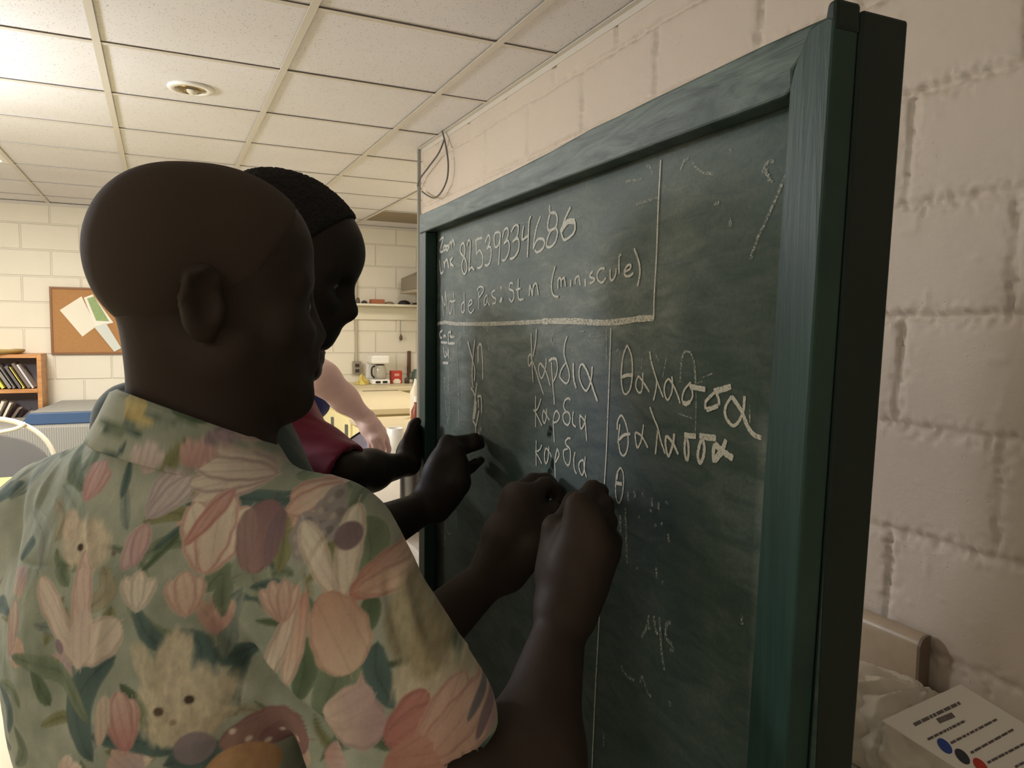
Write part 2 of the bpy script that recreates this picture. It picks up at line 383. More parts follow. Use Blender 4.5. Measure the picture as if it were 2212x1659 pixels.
for y in ysg[1:-1]:
    for i in range(len(xs)-1):
        tg.box((xs[i]+.0126, y-.0115, ZC-.0012), (xs[i+1]-.0126, y+.0115, ZC+.0003)); tg.box((xs[i]+.013, y-.001, ZC+.0003), (xs[i+1]-.013, y+.001, ZC+.02))
tg.build('tee_grid', M_GRID, ceil)
tg2 = MB(); tg2.box((WX-.022, -2.2, ZC-.003), (WX+.001, 3.85, ZC)); tg2.box((WX-.003, -2.2, ZC-.024), (WX, 3.85, ZC-.003))
tg2.box((-3.4, YB-.022, ZC-.003), (2.31, YB, ZC)); tg2.box((-3.4, YB-.003, ZC-.024), (2.31, YB, ZC-.003))
structure(tg2.build('trim_1', M_GRID))
structure(MB().box((-3.4, -2.2, ZC+.05), (2.46, YB, ZC+.08)).build('ceiling_deck', mat('plenum_deck', (.05, .045, .04), .9)))
# water stain ring on a tile (a stain with a shape of its own)
st = MB(); pts = []
for q in [(40, 262), (70, 259), (98, 264), (120, 274), (112, 281), (88, 283), (84, 290), (58, 291), (30, 287), (4, 281)]:
    p = onz(q[0], q[1], ZC+.0055); pts.append(p)
cp = catmull(pts, 6)
for i in range(len(cp)-1):
    a, b = cp[i], cp[i+1]; t = nrm(b-a); n = np.array([-t[1], t[0], 0])*(.006+.008*abs(math.sin(i*.23)))
    st.add([a-n, b-n, b+n, a+n], [(0, 1, 2, 3)])
st.build('water_stain', mat('tan_water_stain', srgb(205, 190, 165), .9, var=(60, .2)), ceil)

# corner post and loose cable at the free end of the block wall
post = MB().box((WX-.022, 3.851, .0), (WX-.006, 3.868, ZC)).build('corner_post', mat('grey_galvanised', srgb(150, 150, 146), .45, metal=.3))
tag(post, 'thin grey metal post up the end of the block wall', 'post')
cb = MB(); cr = .0042
cb.tube(catmull([onx(955, 282, 1.262), onx(962, 310, 1.255), onx(968, 350, 1.25), onx(966, 385, 1.25), onx(955, 412, 1.25), onx(940, 427, 1.25), onx(925, 423, 1.25), onx(912, 414, 1.255)], 8), cr, 8)
cb.tube(catmull([onx(960, 300, 1.256), onx(948, 330, 1.25), onx(925, 362, 1.25), onx(908, 385, 1.25), onx(902, 402, 1.25)], 8), cr, 8)
tag(cb.build('cable', mat('grey_cable_sheath', srgb(92, 92, 90), .5), smooth='all'), 'loose grey cable looping down from the ceiling at the wall end', 'cable')

# recessed eyeball downlight
dl = empty('downlight', tuple(onz(412, 192, ZC)), 'round white recessed ceiling light with a gold reflector, unlit', 'ceiling light')
c = np.array(dl.location)
MB().lathe(c+np.array([0, 0, .006]), [(.062, .004), (.085, 0), (.088, -.006), (.082, -.012), (.062, -.013), (.058, -.006), (.056, .004)], 48).build('trim_ring', M_WHITE, dl, 'all')
MB().lathe(c+np.array([0, 0, .004]), [(.057, -.004), (.05, -.010), (.036, -.016), (.03, -.012), (.022, -.006), (0.001, -.003)], 40).build('reflector', mat('gold_reflector', srgb(156, 140, 104), .18, metal=1), dl, 'all')
MB().lathe(c+np.array([.006, -.004, -.004]), [(.024, .0), (.021, -.010), (.012, -.017), (.0005, -.02)], 32).build('bulb', mat('frosted_lamp_glass', srgb(214, 208, 190), .12), dl, 'all')
# troffer
tr = empty('troffer', (-1.092, 4.775, ZC), 'fluorescent ceiling troffer glowing warm at the left edge', 'ceiling light')
f = MB(); a, b, c_, d = TROF
f.box((a+.013, c_+.013, ZC-.001), (a+.045, d-.013, ZC+.03)); f.box((b-.045, c_+.013, ZC-.001), (b-.013, d-.013, ZC+.03))
f.box((a+.045, c_+.013, ZC-.001), (b-.045, c_+.045, ZC+.03)); f.box((a+.045, d-.045, ZC-.001), (b-.045, d-.013, ZC+.03))
f.build('frame', M_WHITE, tr)
MB().box((a+.045, c_+.045, ZC+.004), (b-.045, d-.045, ZC+.010)).build('diffuser', emis('lit_diffuser', (1, .86, .58), 3.2), tr)
# bare-bulb holder under which the brightest light of the room burns
ph = empty('lampholder', (-1.30, 3.15, ZC), 'white lampholder on a short stem below the ceiling', 'ceiling light')
MB().lathe((-1.30, 3.15, ZC-.001), [(.001, .0), (.06, 0), (.062, -.012), (.035, -.022), (.012, -.03), (.012, -.20), (.03, -.205), (.028, -.255), (.0, -.257)], 28).build('holder', M_WHITE, ph, 'all')

# ------------------------------------------------------------------ left background, on and before the back wall
M_OAK = mat_wood('orange_oak_veneer', srgb(176, 118, 66), srgb(214, 158, 100), (1, 1, 9), .45, 3.0, .05)
bk = empty('bookshelf', (-1.5, 6.8, 0), 'orange oak bookshelf with two rows of leaning books by the back wall', 'bookshelf')
sx0, sx1, sy0, sy1, top = -2.2, -.836, 6.65, 6.945, 1.25
MB().box((sx1-.03, sy0, 0), (sx1, sy1, top)).build('side_panel', M_OAK, bk, bevel=.002)
MB().box((sx0, sy0, 0), (sx0+.03, sy1, top)).build('side_panel', M_OAK, bk, bevel=.002)
MB().box((sx0+.03, sy0, top-.028), (sx1-.03, sy1, top)).build('top_panel', M_OAK, bk, bevel=.002)
for zz in (.985, .70, .40, .08): MB().box((sx0+.03, sy0+.004, zz-.03), (sx1-.03, sy1-.01, zz)).build('shelf', M_OAK, bk, bevel=.002)
MB().box((sx0+.03, sy1-.008, .02), (sx1-.03, sy1, top-.03)).build('back_panel', mat('grey_back_panel', srgb(150, 146, 150), .7), bk)
bc = [(230, 214, 120), (124, 118, 118), (206, 204, 206), (140, 134, 128), (230, 222, 206), (104, 98, 98), (176, 168, 160), (120, 104, 96), (226, 220, 96), (150, 146, 140), (128, 122, 118), (214, 208, 196)]
lab = ['pale straw-spined', 'charcoal', 'white-spined', 'dark grey', 'cream', 'black', 'light taupe', 'brown', 'yellow', 'mid grey', 'slate', 'ivory']
def book(x, z, th, hh, lean, colr, label, group, dep=.17):
    r = empty('book', (x, sy0+.02, z), label, 'book', group)
    ca, sa = math.cos(lean), math.sin(lean); ax = np.array([ca, 0, -sa]); az = np.array([sa, 0, ca]); ay = np.array([0, 1, 0])
    z = z+max(0, th*math.sin(lean))
    c0 = np.array([x, sy0+.025+dep/2, z]) + az*(hh/2) + ax*(th/2)
    if sa < 0: c0 = c0 + np.array([0, 0, th*0])
    mm = mat('book_cover', srgb(*colr), .55, var=(20, .08)); mp_ = M_CREAM
    cv = MB(); cv.obox(c0-ax*(th/2-.0015), ax, ay, az, .0015, dep/2, hh/2); cv.obox(c0+ax*(th/2-.0015), ax, ay, az, .0015, dep/2, hh/2); cv.obox(c0-ay*(dep/2-.0012), ax, ay, az, th/2, .0012, hh/2)
    cv.build('cover', mm, r); MB().obox(c0+ay*.003, ax, ay, az, th/2-.003, dep/2-.006, hh/2-.004).build('pages', mp_, r)
x = -.90; k = 0
for th, hh, ln in [(.020, .205, -.5), (.026, .215, -.5), (.018, .185, -.5), (.030, .19, -.5), (.022, .205, -.5), (.034, .20, -.5), (.026, .195, -.5), (.022, .185, -.5), (.03, .18, -.5), (.024, .2, -.5)]:
    i = (k*5+2) % 12
    book(x-.006, .986, th, hh, ln, bc[i], f"{lab[i]} book leaning left on the bookshelf's upper shelf, " + ["nearest its right side", "second from its right side", "third from its right side", "fourth from its right side", "fifth from its right side", "sixth from its right side", "seventh from its right side", "eighth from its right side", "ninth from its right side", "tenth from its right side"][k], 'books on the upper shelf')
    x -= th/math.cos(ln)+.004; k += 1
x = -1.02; k = 0
for th, hh, ln in [(.03, .13, .75), (.025, .15, .55), (.022, .19, .42), (.026, .2, .38), (.02, .19, .36), (.03, .21, .3)]:
    i = [5, 7, 4, 4, 2, 1][k]
    book(x, .701+.001, th, hh, ln, bc[i], f"{lab[i]} book leaning right on the bookshelf's lower shelf, " + ["nearest its right side", "second from its right side", "third from its right side", "fourth from its right side", "fifth from its right side", "sixth from its right side"][k], 'books on the lower shelf')
    x -= th/math.cos(ln)+.022; k += 1
tb = MB(); tc_ = np.array([-1.16, 6.79, 1.2505])
tb.lathe(tc_, [(.001, .0), (.17, .0), (.196, .014), (.205, .028), (.198, .034), (.18, .030), (.001, .026)], 40)
o = tb.build('tray', mat_ribs('woven_straw', srgb(150, 120, 66), srgb(198, 168, 104), 60, 2), smooth='all'); tag(o, 'round woven straw tray lying on top of the bookshelf', 'tray')

cbd = empty('cork_board', (-.2, 6.93, 1.24), 'brown cork notice board with a thin frame on the back wall', 'notice board')
MB().box((-.785, 6.936, 1.255), (.30, 6.946, 1.765)).build('cork', mat('cork', srgb(178, 132, 86), .9, var=(90, .12)), cbd)
fr = MB(); fr.box((-.80, 6.925, 1.24), (.315, 6.947, 1.255)); fr.box((-.80, 6.925, 1.765), (.315, 6.947, 1.78)); fr.box((-.80, 6.925, 1.255), (-.785, 6.947, 1.765)); fr.box((.30, 6.925, 1.255), (.315, 6.947, 1.765))
fr.build('frame', mat('frame_brown', srgb(138, 96, 60), .5), cbd)
def paper(quad, y, m, label, marks=None):
    q = [ony(a, b, y) for a, b in quad]
    o = MB().prism(q, (0, .0012, 0)).build('paper', m); tag(o, label, 'paper', 'papers pinned on the cork board'); 
    if marks:
        ql = [ony(a, b, y-.0006) for a, b in marks]
        MB().prism(ql, (0, .0005, 0)).build('picture', mat('green_photo_print', srgb(146, 168, 112), .5, var=(40, .25)), o)
    return o
paper([(129, 670), (176, 640), (208, 705), (178, 727)], 6.934, mat('white_paper', srgb(238, 232, 216), .8, var=(60, .03)), 'white handwritten sheet pinned askew on the cork board')
paper([(181, 643), (200, 636), (245, 697), (206, 706)], 6.9315, mat('white_card', srgb(240, 236, 222), .6), 'white card with a green picture pinned on the cork board', [(188, 645), (203, 640), (236, 694), (208, 693)])
paper([(203, 706), (229, 698), (262, 752), (247, 760)], 6.929, mat('bluish_paper', srgb(216, 220, 214), .8), 'pale bluish leaflet pinned low on the cork board')

bn = empty('storage_bench', (-.8, 6.2, 0), 'long grey ribbed bench in front of the bookshelf', 'bench')
MB().box((-2.4, 5.95, .0), (.75, 6.60, .775)).build('body', mat_ribs('grey_corduroy', srgb(140, 138, 132), srgb(160, 158, 152), 22, 0), bn, bevel=.01)
mt = empty('gym_mat', (0, 6.4, .776), 'folded mat with a blue side and grey top lying on the bench', 'mat')
y0m, zt = 6.05, .875
v = [(-.90, y0m, .776), (.70, y0m, .776), (.70, 6.93, .776), (-.80, 6.93, .776)]
def fr_(verts_lo, z, inset): return [(x_+(inset if i in (0, 3) else 0), y_, z) for i, (x_, y_, _) in enumerate(verts_lo)]
vt = fr_(v, .862, .055)
MB().add(v+vt, [(0, 3, 2, 1), (4, 5, 6, 7), (0, 1, 5, 4), (1, 2, 6, 5), (2, 3, 7, 6), (3, 0, 4, 7)]).build('side', mat('blue_vinyl', srgb(64, 88, 122), .45), mt, bevel=.008)
vt2 = fr_(v, .8625, .06); vt3 = fr_(v, .8665, .062)
MB().add(vt2+vt3, [(0, 3, 2, 1), (4, 5, 6, 7), (0, 1, 5, 4), (1, 2, 6, 5), (2, 3, 7, 6), (3, 0, 4, 7)]).build('top_cover', mat('grey_vinyl', srgb(150, 152, 150), .5), mt)

# long pale tables on the left and a chair behind them
def folding_table(lo, hi, z, label, m, cat='table'):
    t = empty('folding_table', ((lo[0]+hi[0])/2, (lo[1]+hi[1])/2, 0), label, cat)
    MB().box((lo[0], lo[1], z-.032), (hi[0], hi[1], z)).build('tabletop', m, t, bevel=.006)
    MB().box((lo[0]+.02, lo[1]+.02, z-.05), (hi[0]-.02, hi[1]-.02, z-.032)).build('apron', M_STEEL, t)
    for a in (lo[0]+.08, hi[0]-.08):
        for b in (lo[1]+.12, hi[1]-.12):
            MB().tube([(a, b, 0), (a, b, z-.05)], .0135, 12).build('leg', M_STEEL, t, smooth=True)
    return t
M_YEL = mat('pale_yellow_laminate', srgb(230, 212, 118), .35, var=(8, .03))
folding_table((-1.55, 2.75), (-.42, 4.24), .74, 'pale yellow folding table behind the floral shoulder, at the left edge', M_YEL)
folding_table((-1.45, .75), (-.20, 2.25), .715, 'cream folding table below the floral sleeve, bottom left', mat('cream_laminate', srgb(222, 206, 158), .35, var=(8, .03)))
ch = empty('chair', (-.75, 4.62, 0), 'chair with a round cream metal back rim and grey cushion, behind the yellow table', 'chair')
rim = []
for k in range(25):
    a = math.pi*k/24; rim.append((-.83+.30*math.cos(a), 4.62+.02*math.sin(a), .72+.265*math.sin(a)))
rim = [(-.53, 4.60, .42)]+rim+[(-1.13, 4.60, .42)]
MB().tube(rim, .0135, 12).build('back_rim', mat('cream_tube', srgb(228, 222, 202), .35), ch, 'all')
MB().tube(catmull([(-1.08, 4.615, .86), (-.9, 4.612, .895), (-.72, 4.615, .925), (-.66, 4.62, .955)], 8), .010, 10).build('cross_bar', mat('cream_tube_bar', srgb(228, 222, 202), .35), ch, 'all')
sb_ = MB(); cpts = []
for k in range(21):
    a = math.pi*k/20; cpts.append((-.83+.275*math.cos(a), 4.63, .70+.20*math.sin(a)))
sb_.prism([(-.555, 4.625, .50)]+cpts+[(-1.105, 4.625, .50)], (0, .03, 0)); sb_.build('back_cushion', mat('grey_fabric', srgb(128, 126, 124), .9, var=(200, .15), bump=(300, .3, .002)), ch, bevel=.008)
MB().box((-1.05, 4.16, .43), (-.62, 4.60, .49)).build('seat', mat('grey_fabric_seat', srgb(120, 118, 116), .9, var=(200, .15)), ch, bevel=.02)
for a in (-1.03, -.64):
    for b in (4.20, 4.58): MB().tube([(a, b, 0), (a, b, .43)], .012, 10).build('leg', mat('cream_tube_leg', srgb(228, 222, 202), .35), ch, smooth=True)

# ------------------------------------------------------------------ kitchen
kc = empty('base_cabinet', (1.4, 5.8, 0), 'cream kitchen base cabinets with grey bar handles, beyond the arm', 'cabinet')
MB().box((1.09, 4.62, .08), (1.74, 6.35, .925)).build('body', M_YCAB, kc)
MB().box((1.09, 6.35, .08), (2.30, 6.945, .925)).build('body', M_YCAB, kc)
MB().box((1.12, 4.65, 0), (1.70, 6.9, .08)).build('plinth', M_BLACK, kc)
for k in range(4):
    y0 = 4.64+k*.43
    d_ = MB().box((1.072, y0, .12), (1.089, y0+.42, .90)).build('door', M_YCAB, kc, bevel=.004)
    MB().box((1.056, y0+.06, .60), (1.070, y0+.085, .86)).build('handle', mat('grey_bar_handle', srgb(120, 124, 132), .35, metal=.5), d_)
wk = tag(MB().box((1.055, 4.60, .926), (1.78, 6.948, .966)).box((1.78, 6.30, .926), (2.305, 6.948, .966)).build('worktop', M_WORK, bevel=.006), 'cream kitchen worktop along the back wall and side', 'worktop')
MB().box((1.47, 5.9, .9661), (1.77, 5.94, .9685)).build('seam', mat('dark_seam', srgb(92, 82, 66), .6), wk)
k2 = empty('low_cabinet', (1.4, 4.2, 0), 'lower cream cabinet with a grey bar handle, nearest the wall end', 'cabinet')
MB().box((1.09, 3.90, .0), (1.74, 4.59, .885)).build('body', M_YCAB, k2)
for k in range(2):
    d_ = MB().box((1.072, 3.91+k*.34, .1), (1.089, 4.24+k*.34, .87)).build('door', M_YCAB, k2, bevel=.004)
    MB().box((1.056, 3.97+k*.34, .56), (1.070, 3.995+k*.34, .82)).build('handle', mat('grey_bar_handle_low', srgb(120, 124, 132), .35, metal=.5), d_)
MB().box((1.055, 3.875, .886), (1.78, 4.595, .915)).build('top', M_WORK, k2, bevel=.005)

# counter along the block wall, behind the chalkboard (its end shows at the right)
ct = empty('wall_counter', (1.0, 2.2, 0), 'laminate counter with a curved upstand along the block wall', 'counter')
MB().box((.665, .30, .79), (1.275, 3.83, .83)).build('countertop', mat('pale_stone_laminate', srgb(222, 214, 200), .35, var=(30, .05)), ct, bevel=.006)
up = MB(); prof = [(1.245, .831), (1.245, .905)]+[(1.265-.02*math.cos(a), .905+.023*math.sin(a)) for a in np.linspace(0, math.pi/2, 7)[1:]]+[(1.274, .928), (1.274, .831)]
up.prism([(a, .868, b) for a, b in prof], (0, 2.96, 0)); up.build('upstand', M_LAM, ct, smooth=True)
MB().prism([(a, .862, b) for a, b in prof], (0, .006, 0)).build('end_cap', M_LAMEND, ct)
MB().box((.70, .33, 0), (1.27, 3.80, .789)).build('cupboard', M_YCAB, ct)

cm = empty('coffee_maker', tuple(ony(808, 829, 6.72)), 'white drip coffee maker with a glass jug on the kitchen worktop', 'coffee maker')
c = np.array([1.805, 6.70, .967]); hw = .085
MB().box(c+[-hw, -.13, 0], c+[hw, .11, .045]).build('base', M_WHITE, cm, bevel=.012)
MB().box(c+[-hw, .03, .046], c+[hw, .11, .185]).build('column', M_WHITE, cm, bevel=.008)
MB().box(c+[-hw, -.115, .186], c+[hw, .11, .265]).build('brew_head', M_WHITE, cm, bevel=.016)
MB().lathe(c+[0.01, -.045, .047], [(.001, 0), (.055, 0), (.062, .03), (.06, .08), (.045, .118), (.043, .125)], 28).build('jug', mat('pale_glass', srgb(214, 208, 192), .08, trans=.45), cm, 'all')
MB().tube(catmull([c+[-.05, -.085, .165], c+[-.078, -.10, .15], c+[-.08, -.10, .09], c+[-.055, -.09, .06]], 6), .008, 8).build('jug_handle', M_BLACK, cm, 'all')
MB().lathe(c+[0.01, -.045, .166], [(.001, .012), (.04, .012), (.044, 0), (.001, 0)], 24).build('jug_lid', M_BLACK, cm, 'all')
for dx in (-.03, .035): MB().box(c+[dx-.022, -.134, .012], c+[dx+.022, -.1295, .032]).build('switch', M_BLACK, cm)
rb = tag(MB().box((1.925, 6.66, .967), (2.03, 6.73, 1.085)).build('tin', mat('red_tin', srgb(176, 58, 48), .4, var=(30, .15)), bevel=.006), 'red tin with a pale front patch beside the coffee maker', 'tin')
MB().prism([(1.945, 6.659, .968), (2.01, 6.659, .968), (2.015, 6.659, .99), (1.995, 6.659, 1.01), (1.96, 6.659, 1.01), (1.94, 6.659, .99)], (0, -.0015, 0)).build('pale_patch', M_CREAM, rb)
MB().box((1.955, 6.657, 1.035), (2.0, 6.6595, 1.06)).build('pale_print', mat('pink_print', srgb(216, 150, 136), .5), rb)
kt = empty('pitcher', (2.20, 6.70, .967), 'dark green pitcher at the right of the worktop', 'pitcher')
MB().lathe((2.2, 6.70, .967), [(.001, 0), (.07, 0), (.074, .02), (.066, .07), (.05, .11), (.048, .125), (.044, .125), (.06, .06), (.001, .01)], 28).build('body', mat('green_glaze', srgb(86, 98, 84), .35), kt, 'all')
MB().tube(catmull([(2.15, 6.68, 1.075), (2.115, 6.67, 1.06), (2.11, 6.67, 1.01), (2.135, 6.68, .985)], 6), .007, 8).build('handle', mat('green_glaze_handle', srgb(86, 98, 84), .35), kt, 'all')
rp_ = tag(MB().tube([(2.175, 6.90, .968), (2.178, 6.925, 1.02)], .016, 12).tube([(2.178, 6.925, 1.02), (2.182, 6.935, 1.26)], [.02, .017], 12).build('rolling_pin', mat('dark_wood', srgb(96, 66, 44), .5), smooth=True), 'brown wooden rolling pin standing upright against the kitchen wall', 'rolling pin')
for k, (x_, r_, hgt, cc) in enumerate([(2.075, .022, .05, (70, 62, 54)), (2.115, .02, .035, (190, 178, 160))]):
    tag(MB().lathe((x_, 6.66, .967), [(.001, 0), (r_, 0), (r_*1.05, hgt*.8), (r_*.8, hgt), (.001, hgt)], 20).build('jar', mat('jar_glaze', srgb(*cc), .4), smooth='all'), ['small dark jar just right of the red tin', 'small pale jar left of the green pitcher'][k], 'jar', 'small jars on the worktop')
bgm = MB(); rngb = np.random.default_rng(3)
nu, nv = 18, 10; vv = []
for i in range(nu):
    for j in range(nv):
        u = i/(nu-1)*2*math.pi; w_ = j/(nv-1); r_ = math.sin(min(w_*1.15, 1)*math.pi/2+.0)
        rr = (1-w_)**.6*(1+.25*math.sin(3*u+4*w_)+.12*rngb.standard_normal())
        vv.append((1.645+.055*rr*math.cos(u), 6.64+.06*rr*math.sin(u), .968+.085*w_*(1+.2*math.sin(2*u))))
ff = [(i*nv+j, ((i+1) % nu)*nv+j, ((i+1) % nu)*nv+j+1, i*nv+j+1) for i in range(nu-1) for j in range(nv-1)]
tag(bgm.add(vv, ff).build('bread_bag', mat('yellow_film', srgb(206, 186, 96), .3, var=(24, .3)), smooth='all'), 'crumpled yellow plastic bag left of the coffee maker', 'bag')
ou = empty('wall_outlet', (1.665, 6.945, 1.04), 'grey metal wall outlet box left of the coffee maker', 'outlet')
MB().box((1.628, 6.905, 1.045), (1.702, 6.948, 1.165)).build('box', mat('grey_box', srgb(150, 140, 122), .5), ou, bevel=.006)
for zz in (1.075, 1.125):
    MB().box((1.645, 6.902, zz-.016), (1.685, 6.9055, zz+.016)).build('socket', mat('dark_socket', srgb(60, 54, 48), .5), ou, bevel=.002)
cd_ = tag(MB().tube([(1.665, 6.935, 1.166), (1.665, 6.935, 2.40)], .0125, 12).build('conduit', mat('painted_conduit', srgb(186, 176, 156), .5), smooth=True), 'thin painted conduit pipe running up from the outlet', 'pipe')
sh = empty('wall_shelf', (1.95, 6.84, 1.64), 'white wall shelf above the coffee maker, with clutter on it', 'shelf')
MB().box((1.50, 6.74, 1.685), (2.305, 6.948, 1.705)).build('board', M_CREAM, sh, bevel=.003)
MB().box((1.50, 6.92, 1.56), (2.305, 6.948, 1.684)).build('rail', M_CREAM, sh)
tag(MB().box((1.775, 6.79, 1.706), (1.90, 6.88, 1.748)).build('box', mat('terracotta_card', srgb(168, 104, 72), .6), bevel=.004), 'small terracotta box on the wall shelf', 'box', 'clutter on the wall shelf')
def lump(x_, z_, w_, h_, colr, nm, label, y_=6.83):
    pf = [(.001, 0), (w_*.9, 0), (w_, h_*.3), (w_*.7, h_*.8), (w_*.3, h_), (.001, h_)]
    tag(MB().lathe((x_, y_, z_), pf, 14).build(nm, mat(nm+'_paint', srgb(*colr), .5), smooth='all'), label, nm, 'clutter on the wall shelf')
lump(1.715, 1.706, .03, .028, (60, 54, 48), 'bowl', 'small dark bowl left of the terracotta box on the shelf')
lump(1.655, 1.706, .022, .055, (96, 88, 74), 'jar', 'short brown jar at the left of the wall shelf')
lump(1.955, 1.706, .045, .024, (136, 122, 92), 'dish', 'low olive dish right of the terracotta box')
lump(2.10, 1.706, .06, .04, (34, 30, 28), 'pan', 'black pan on the right of the wall shelf')
lump(2.215, 1.706, .04, .02, (52, 46, 42), 'lid', 'dark lid at the right end of the wall shelf')
hd = empty('range_hood', (2.18, 6.45, 1.80), 'grey metal range hood on the kitchen side wall', 'range hood')
MB().prism([(2.305, 6.1, 1.83), (2.06, 6.1, 1.83), (2.06, 6.1, 1.95), (2.305, 6.1, 2.06)], (0, .7, 0)).build('canopy', mat('hood_steel', srgb(140, 132, 118), .4, metal=.4), hd, bevel=.004)
MB().box((2.05, 6.095, 1.805), (2.305, 6.805, 1.829)).build('lip', mat('hood_lip', srgb(176, 166, 148), .4, metal=.3), hd)
ut = empty('ladle', (2.09, 6.90, 1.36), 'thin utensil hanging below the wall shelf', 'utensil')
MB().tube([(2.09, 6.915, 1.555), (2.092, 6.915, 1.42)], .004, 8).build('handle', M_STEEL, ut, smooth=True)
MB().lathe((2.093, 6.912, 1.36), [(.001, 0), (.014, .01), (.016, .035), (.006, .06), (.001, .062)], 14).build('head', mat('brown_handle', srgb(96, 84, 66), .5), ut, 'all')
tw = MB(); 
tag(MB().box((2.235, 6.55, 1.42), (2.30, 6.62, 1.60)).build('dispenser', mat('offwhite_plastic', srgb(216, 204, 176), .4), bevel=.02), 'off-white dispenser on the kitchen side wall below the shelf', 'dispenser')

# things on the counter by the wall end
cr_ = empty('canister', tuple(onz(854, 986, .831)), 'white canister with a dark open top beside the hand', 'canister')
c = np.array(cr_.location)
MB().lathe(c, [(.001, 0), (.042, 0), (.0425, .145), (.040, .147), (.038, .145), (.038, .012), (.001, .01)], 32).build('body', mat('white_plastic', srgb(236, 234, 228), .35), cr_, 'all')
MB().lathe(c+[0, 0, .12], [(.001, 0), (.0375, 0)], 32).build('contents', M_BLACK, cr_)
bt = empty('bottle', tuple(onz(899, 925, .9155)), 'red-brown bottle with a white cap on the low cabinet', 'bottle')
c = np.array(bt.location)
MB().lathe(c, [(.001, 0), (.028, 0), (.03, .01), (.03, .10), (.012, .135), (.012, .15)], 24).build('body', mat('red_brown_bottle', srgb(138, 72, 50), .3), bt, 'all')
MB().lathe(c+[0, 0, .15], [(.014, 0), (.015, .03), (.001, .032)], 20).build('cap', M_WHITE, bt, 'all')
b2 = empty('bottle', tuple(onz(894, 900, .9155)+np.array([0, .25, 0])), 'cream squeeze bottle behind the red-brown bottle', 'bottle')
c = np.array(b2.location)
c = np.array([c[0], min(c[1], 4.5), .9155]); b2.location = c
MB().lathe(c, [(.001, 0), (.032, 0), (.034, .02), (.034, .16), (.016, .20)], 24).build('body', mat('cream_bottle', srgb(226, 218, 198), .35), b2, 'all')
MB().lathe(c+[0, 0, .2], [(.014, 0), (.006, .045), (.001, .047)], 20).build('nozzle', M_WHITE, b2, 'all')

# ------------------------------------------------------------------ the chalkboard
PB = -.025                                                     # the writing panel lies 25 mm behind the frame's face
bd = empty('chalkboard', tuple(bw(.52, 0, -.035)), 'large framed dark green chalkboard covered in handwriting', 'chalkboard')
def board_poly(name, pts, off, thick, m, bev=.0025, parent=None):
    """pts: (s, z) outline in the board's plane; a slab from off going back by thick."""
    return MB().prism([bw(s, z, off) for s, z in pts], -BN*thick).build(name, m, parent or bd, bevel=bev)
TL, TR = bsz(906, 464), bsz(1806, 37)
rt = [bsz(*q) for q in [(906, 464), (960, 440), (1100, 372), (1190, 326), (1280, 275), (1334, 250), (1420, 207), (1654, 94), (1752, 50), (1792, 33)]]
rt = [rt[0]]+rt[1:]
ri = [bsz(*q) for q in [(1712, 189), (1698, 206), (1600, 244), (1479, 288), (1200, 392), (919, 500)]]
ZB = .62
def lerp_line(a, b, z): t = (z-a[1])/(b[1]-a[1]); return (a[0]+(b[0]-a[0])*t, z)
ro, ro2 = bsz(1806, 37), bsz(1709, 1516); rn, rn2 = bsz(1707, 189), bsz(1614, 1659)
lo, ln_ = bsz(906, 464), bsz(919, 500)
rail = rt + [bsz(1712, 150)] + ri + [(lo[0], ln_[1])]
board_poly('top_rail', rail, 0, .024, M_BGREEN)
board_poly('stile', [ro, bsz(1736.6, 1080), lerp_line(ro, ro2, ZB), lerp_line(rn, rn2, ZB), bsz(1648, 1080), rn, bsz(1716, 150), bsz(1750, 60), bsz(1792, 33)], .0012, .025, M_BGREEN_V)
lx0, lx1 = lo[0], ln_[0]
board_poly('stile', [(lx0, ln_[1]), (lx1, ln_[1]), (lx1-.001, ZB), (lx0, ZB)], 0, .024, M_BGREEN_V)
board_poly('bottom_rail', [(lx1-.001, ZB), (lerp_line(rn, rn2, ZB)[0], ZB), (lerp_line(rn, rn2, ZB+.06)[0], ZB+.06), (lx1-.001, ZB+.06)], 0, .024, M_BGREEN)
# back frame of thicker timber, proud of the front frame at the right end
bo, bo2 = bsz(1856, 30, -.026), bsz(1759, 1481, -.026)
bz = lerp_line(ro, ro2, ZB)
sb0 = ro[0]; 
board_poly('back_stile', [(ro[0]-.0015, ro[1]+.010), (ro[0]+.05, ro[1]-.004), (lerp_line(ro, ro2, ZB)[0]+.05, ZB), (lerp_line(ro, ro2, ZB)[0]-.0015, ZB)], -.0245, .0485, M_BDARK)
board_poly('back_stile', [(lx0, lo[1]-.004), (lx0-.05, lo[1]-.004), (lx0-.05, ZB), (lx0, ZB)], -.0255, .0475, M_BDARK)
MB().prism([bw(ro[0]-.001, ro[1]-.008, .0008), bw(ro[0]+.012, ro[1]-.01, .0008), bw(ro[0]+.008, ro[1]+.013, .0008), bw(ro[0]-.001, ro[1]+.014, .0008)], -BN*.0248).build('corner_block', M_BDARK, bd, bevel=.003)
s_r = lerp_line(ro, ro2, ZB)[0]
board_poly('back_rail', [(ro[0]+.051, ro[1]-.012), (lx0-.051, lo[1]-.008), (lx0-.051, lo[1]-.055), (ro[0]+.051, ro[1]-.06)], -.0325, .040, M_BDARK)
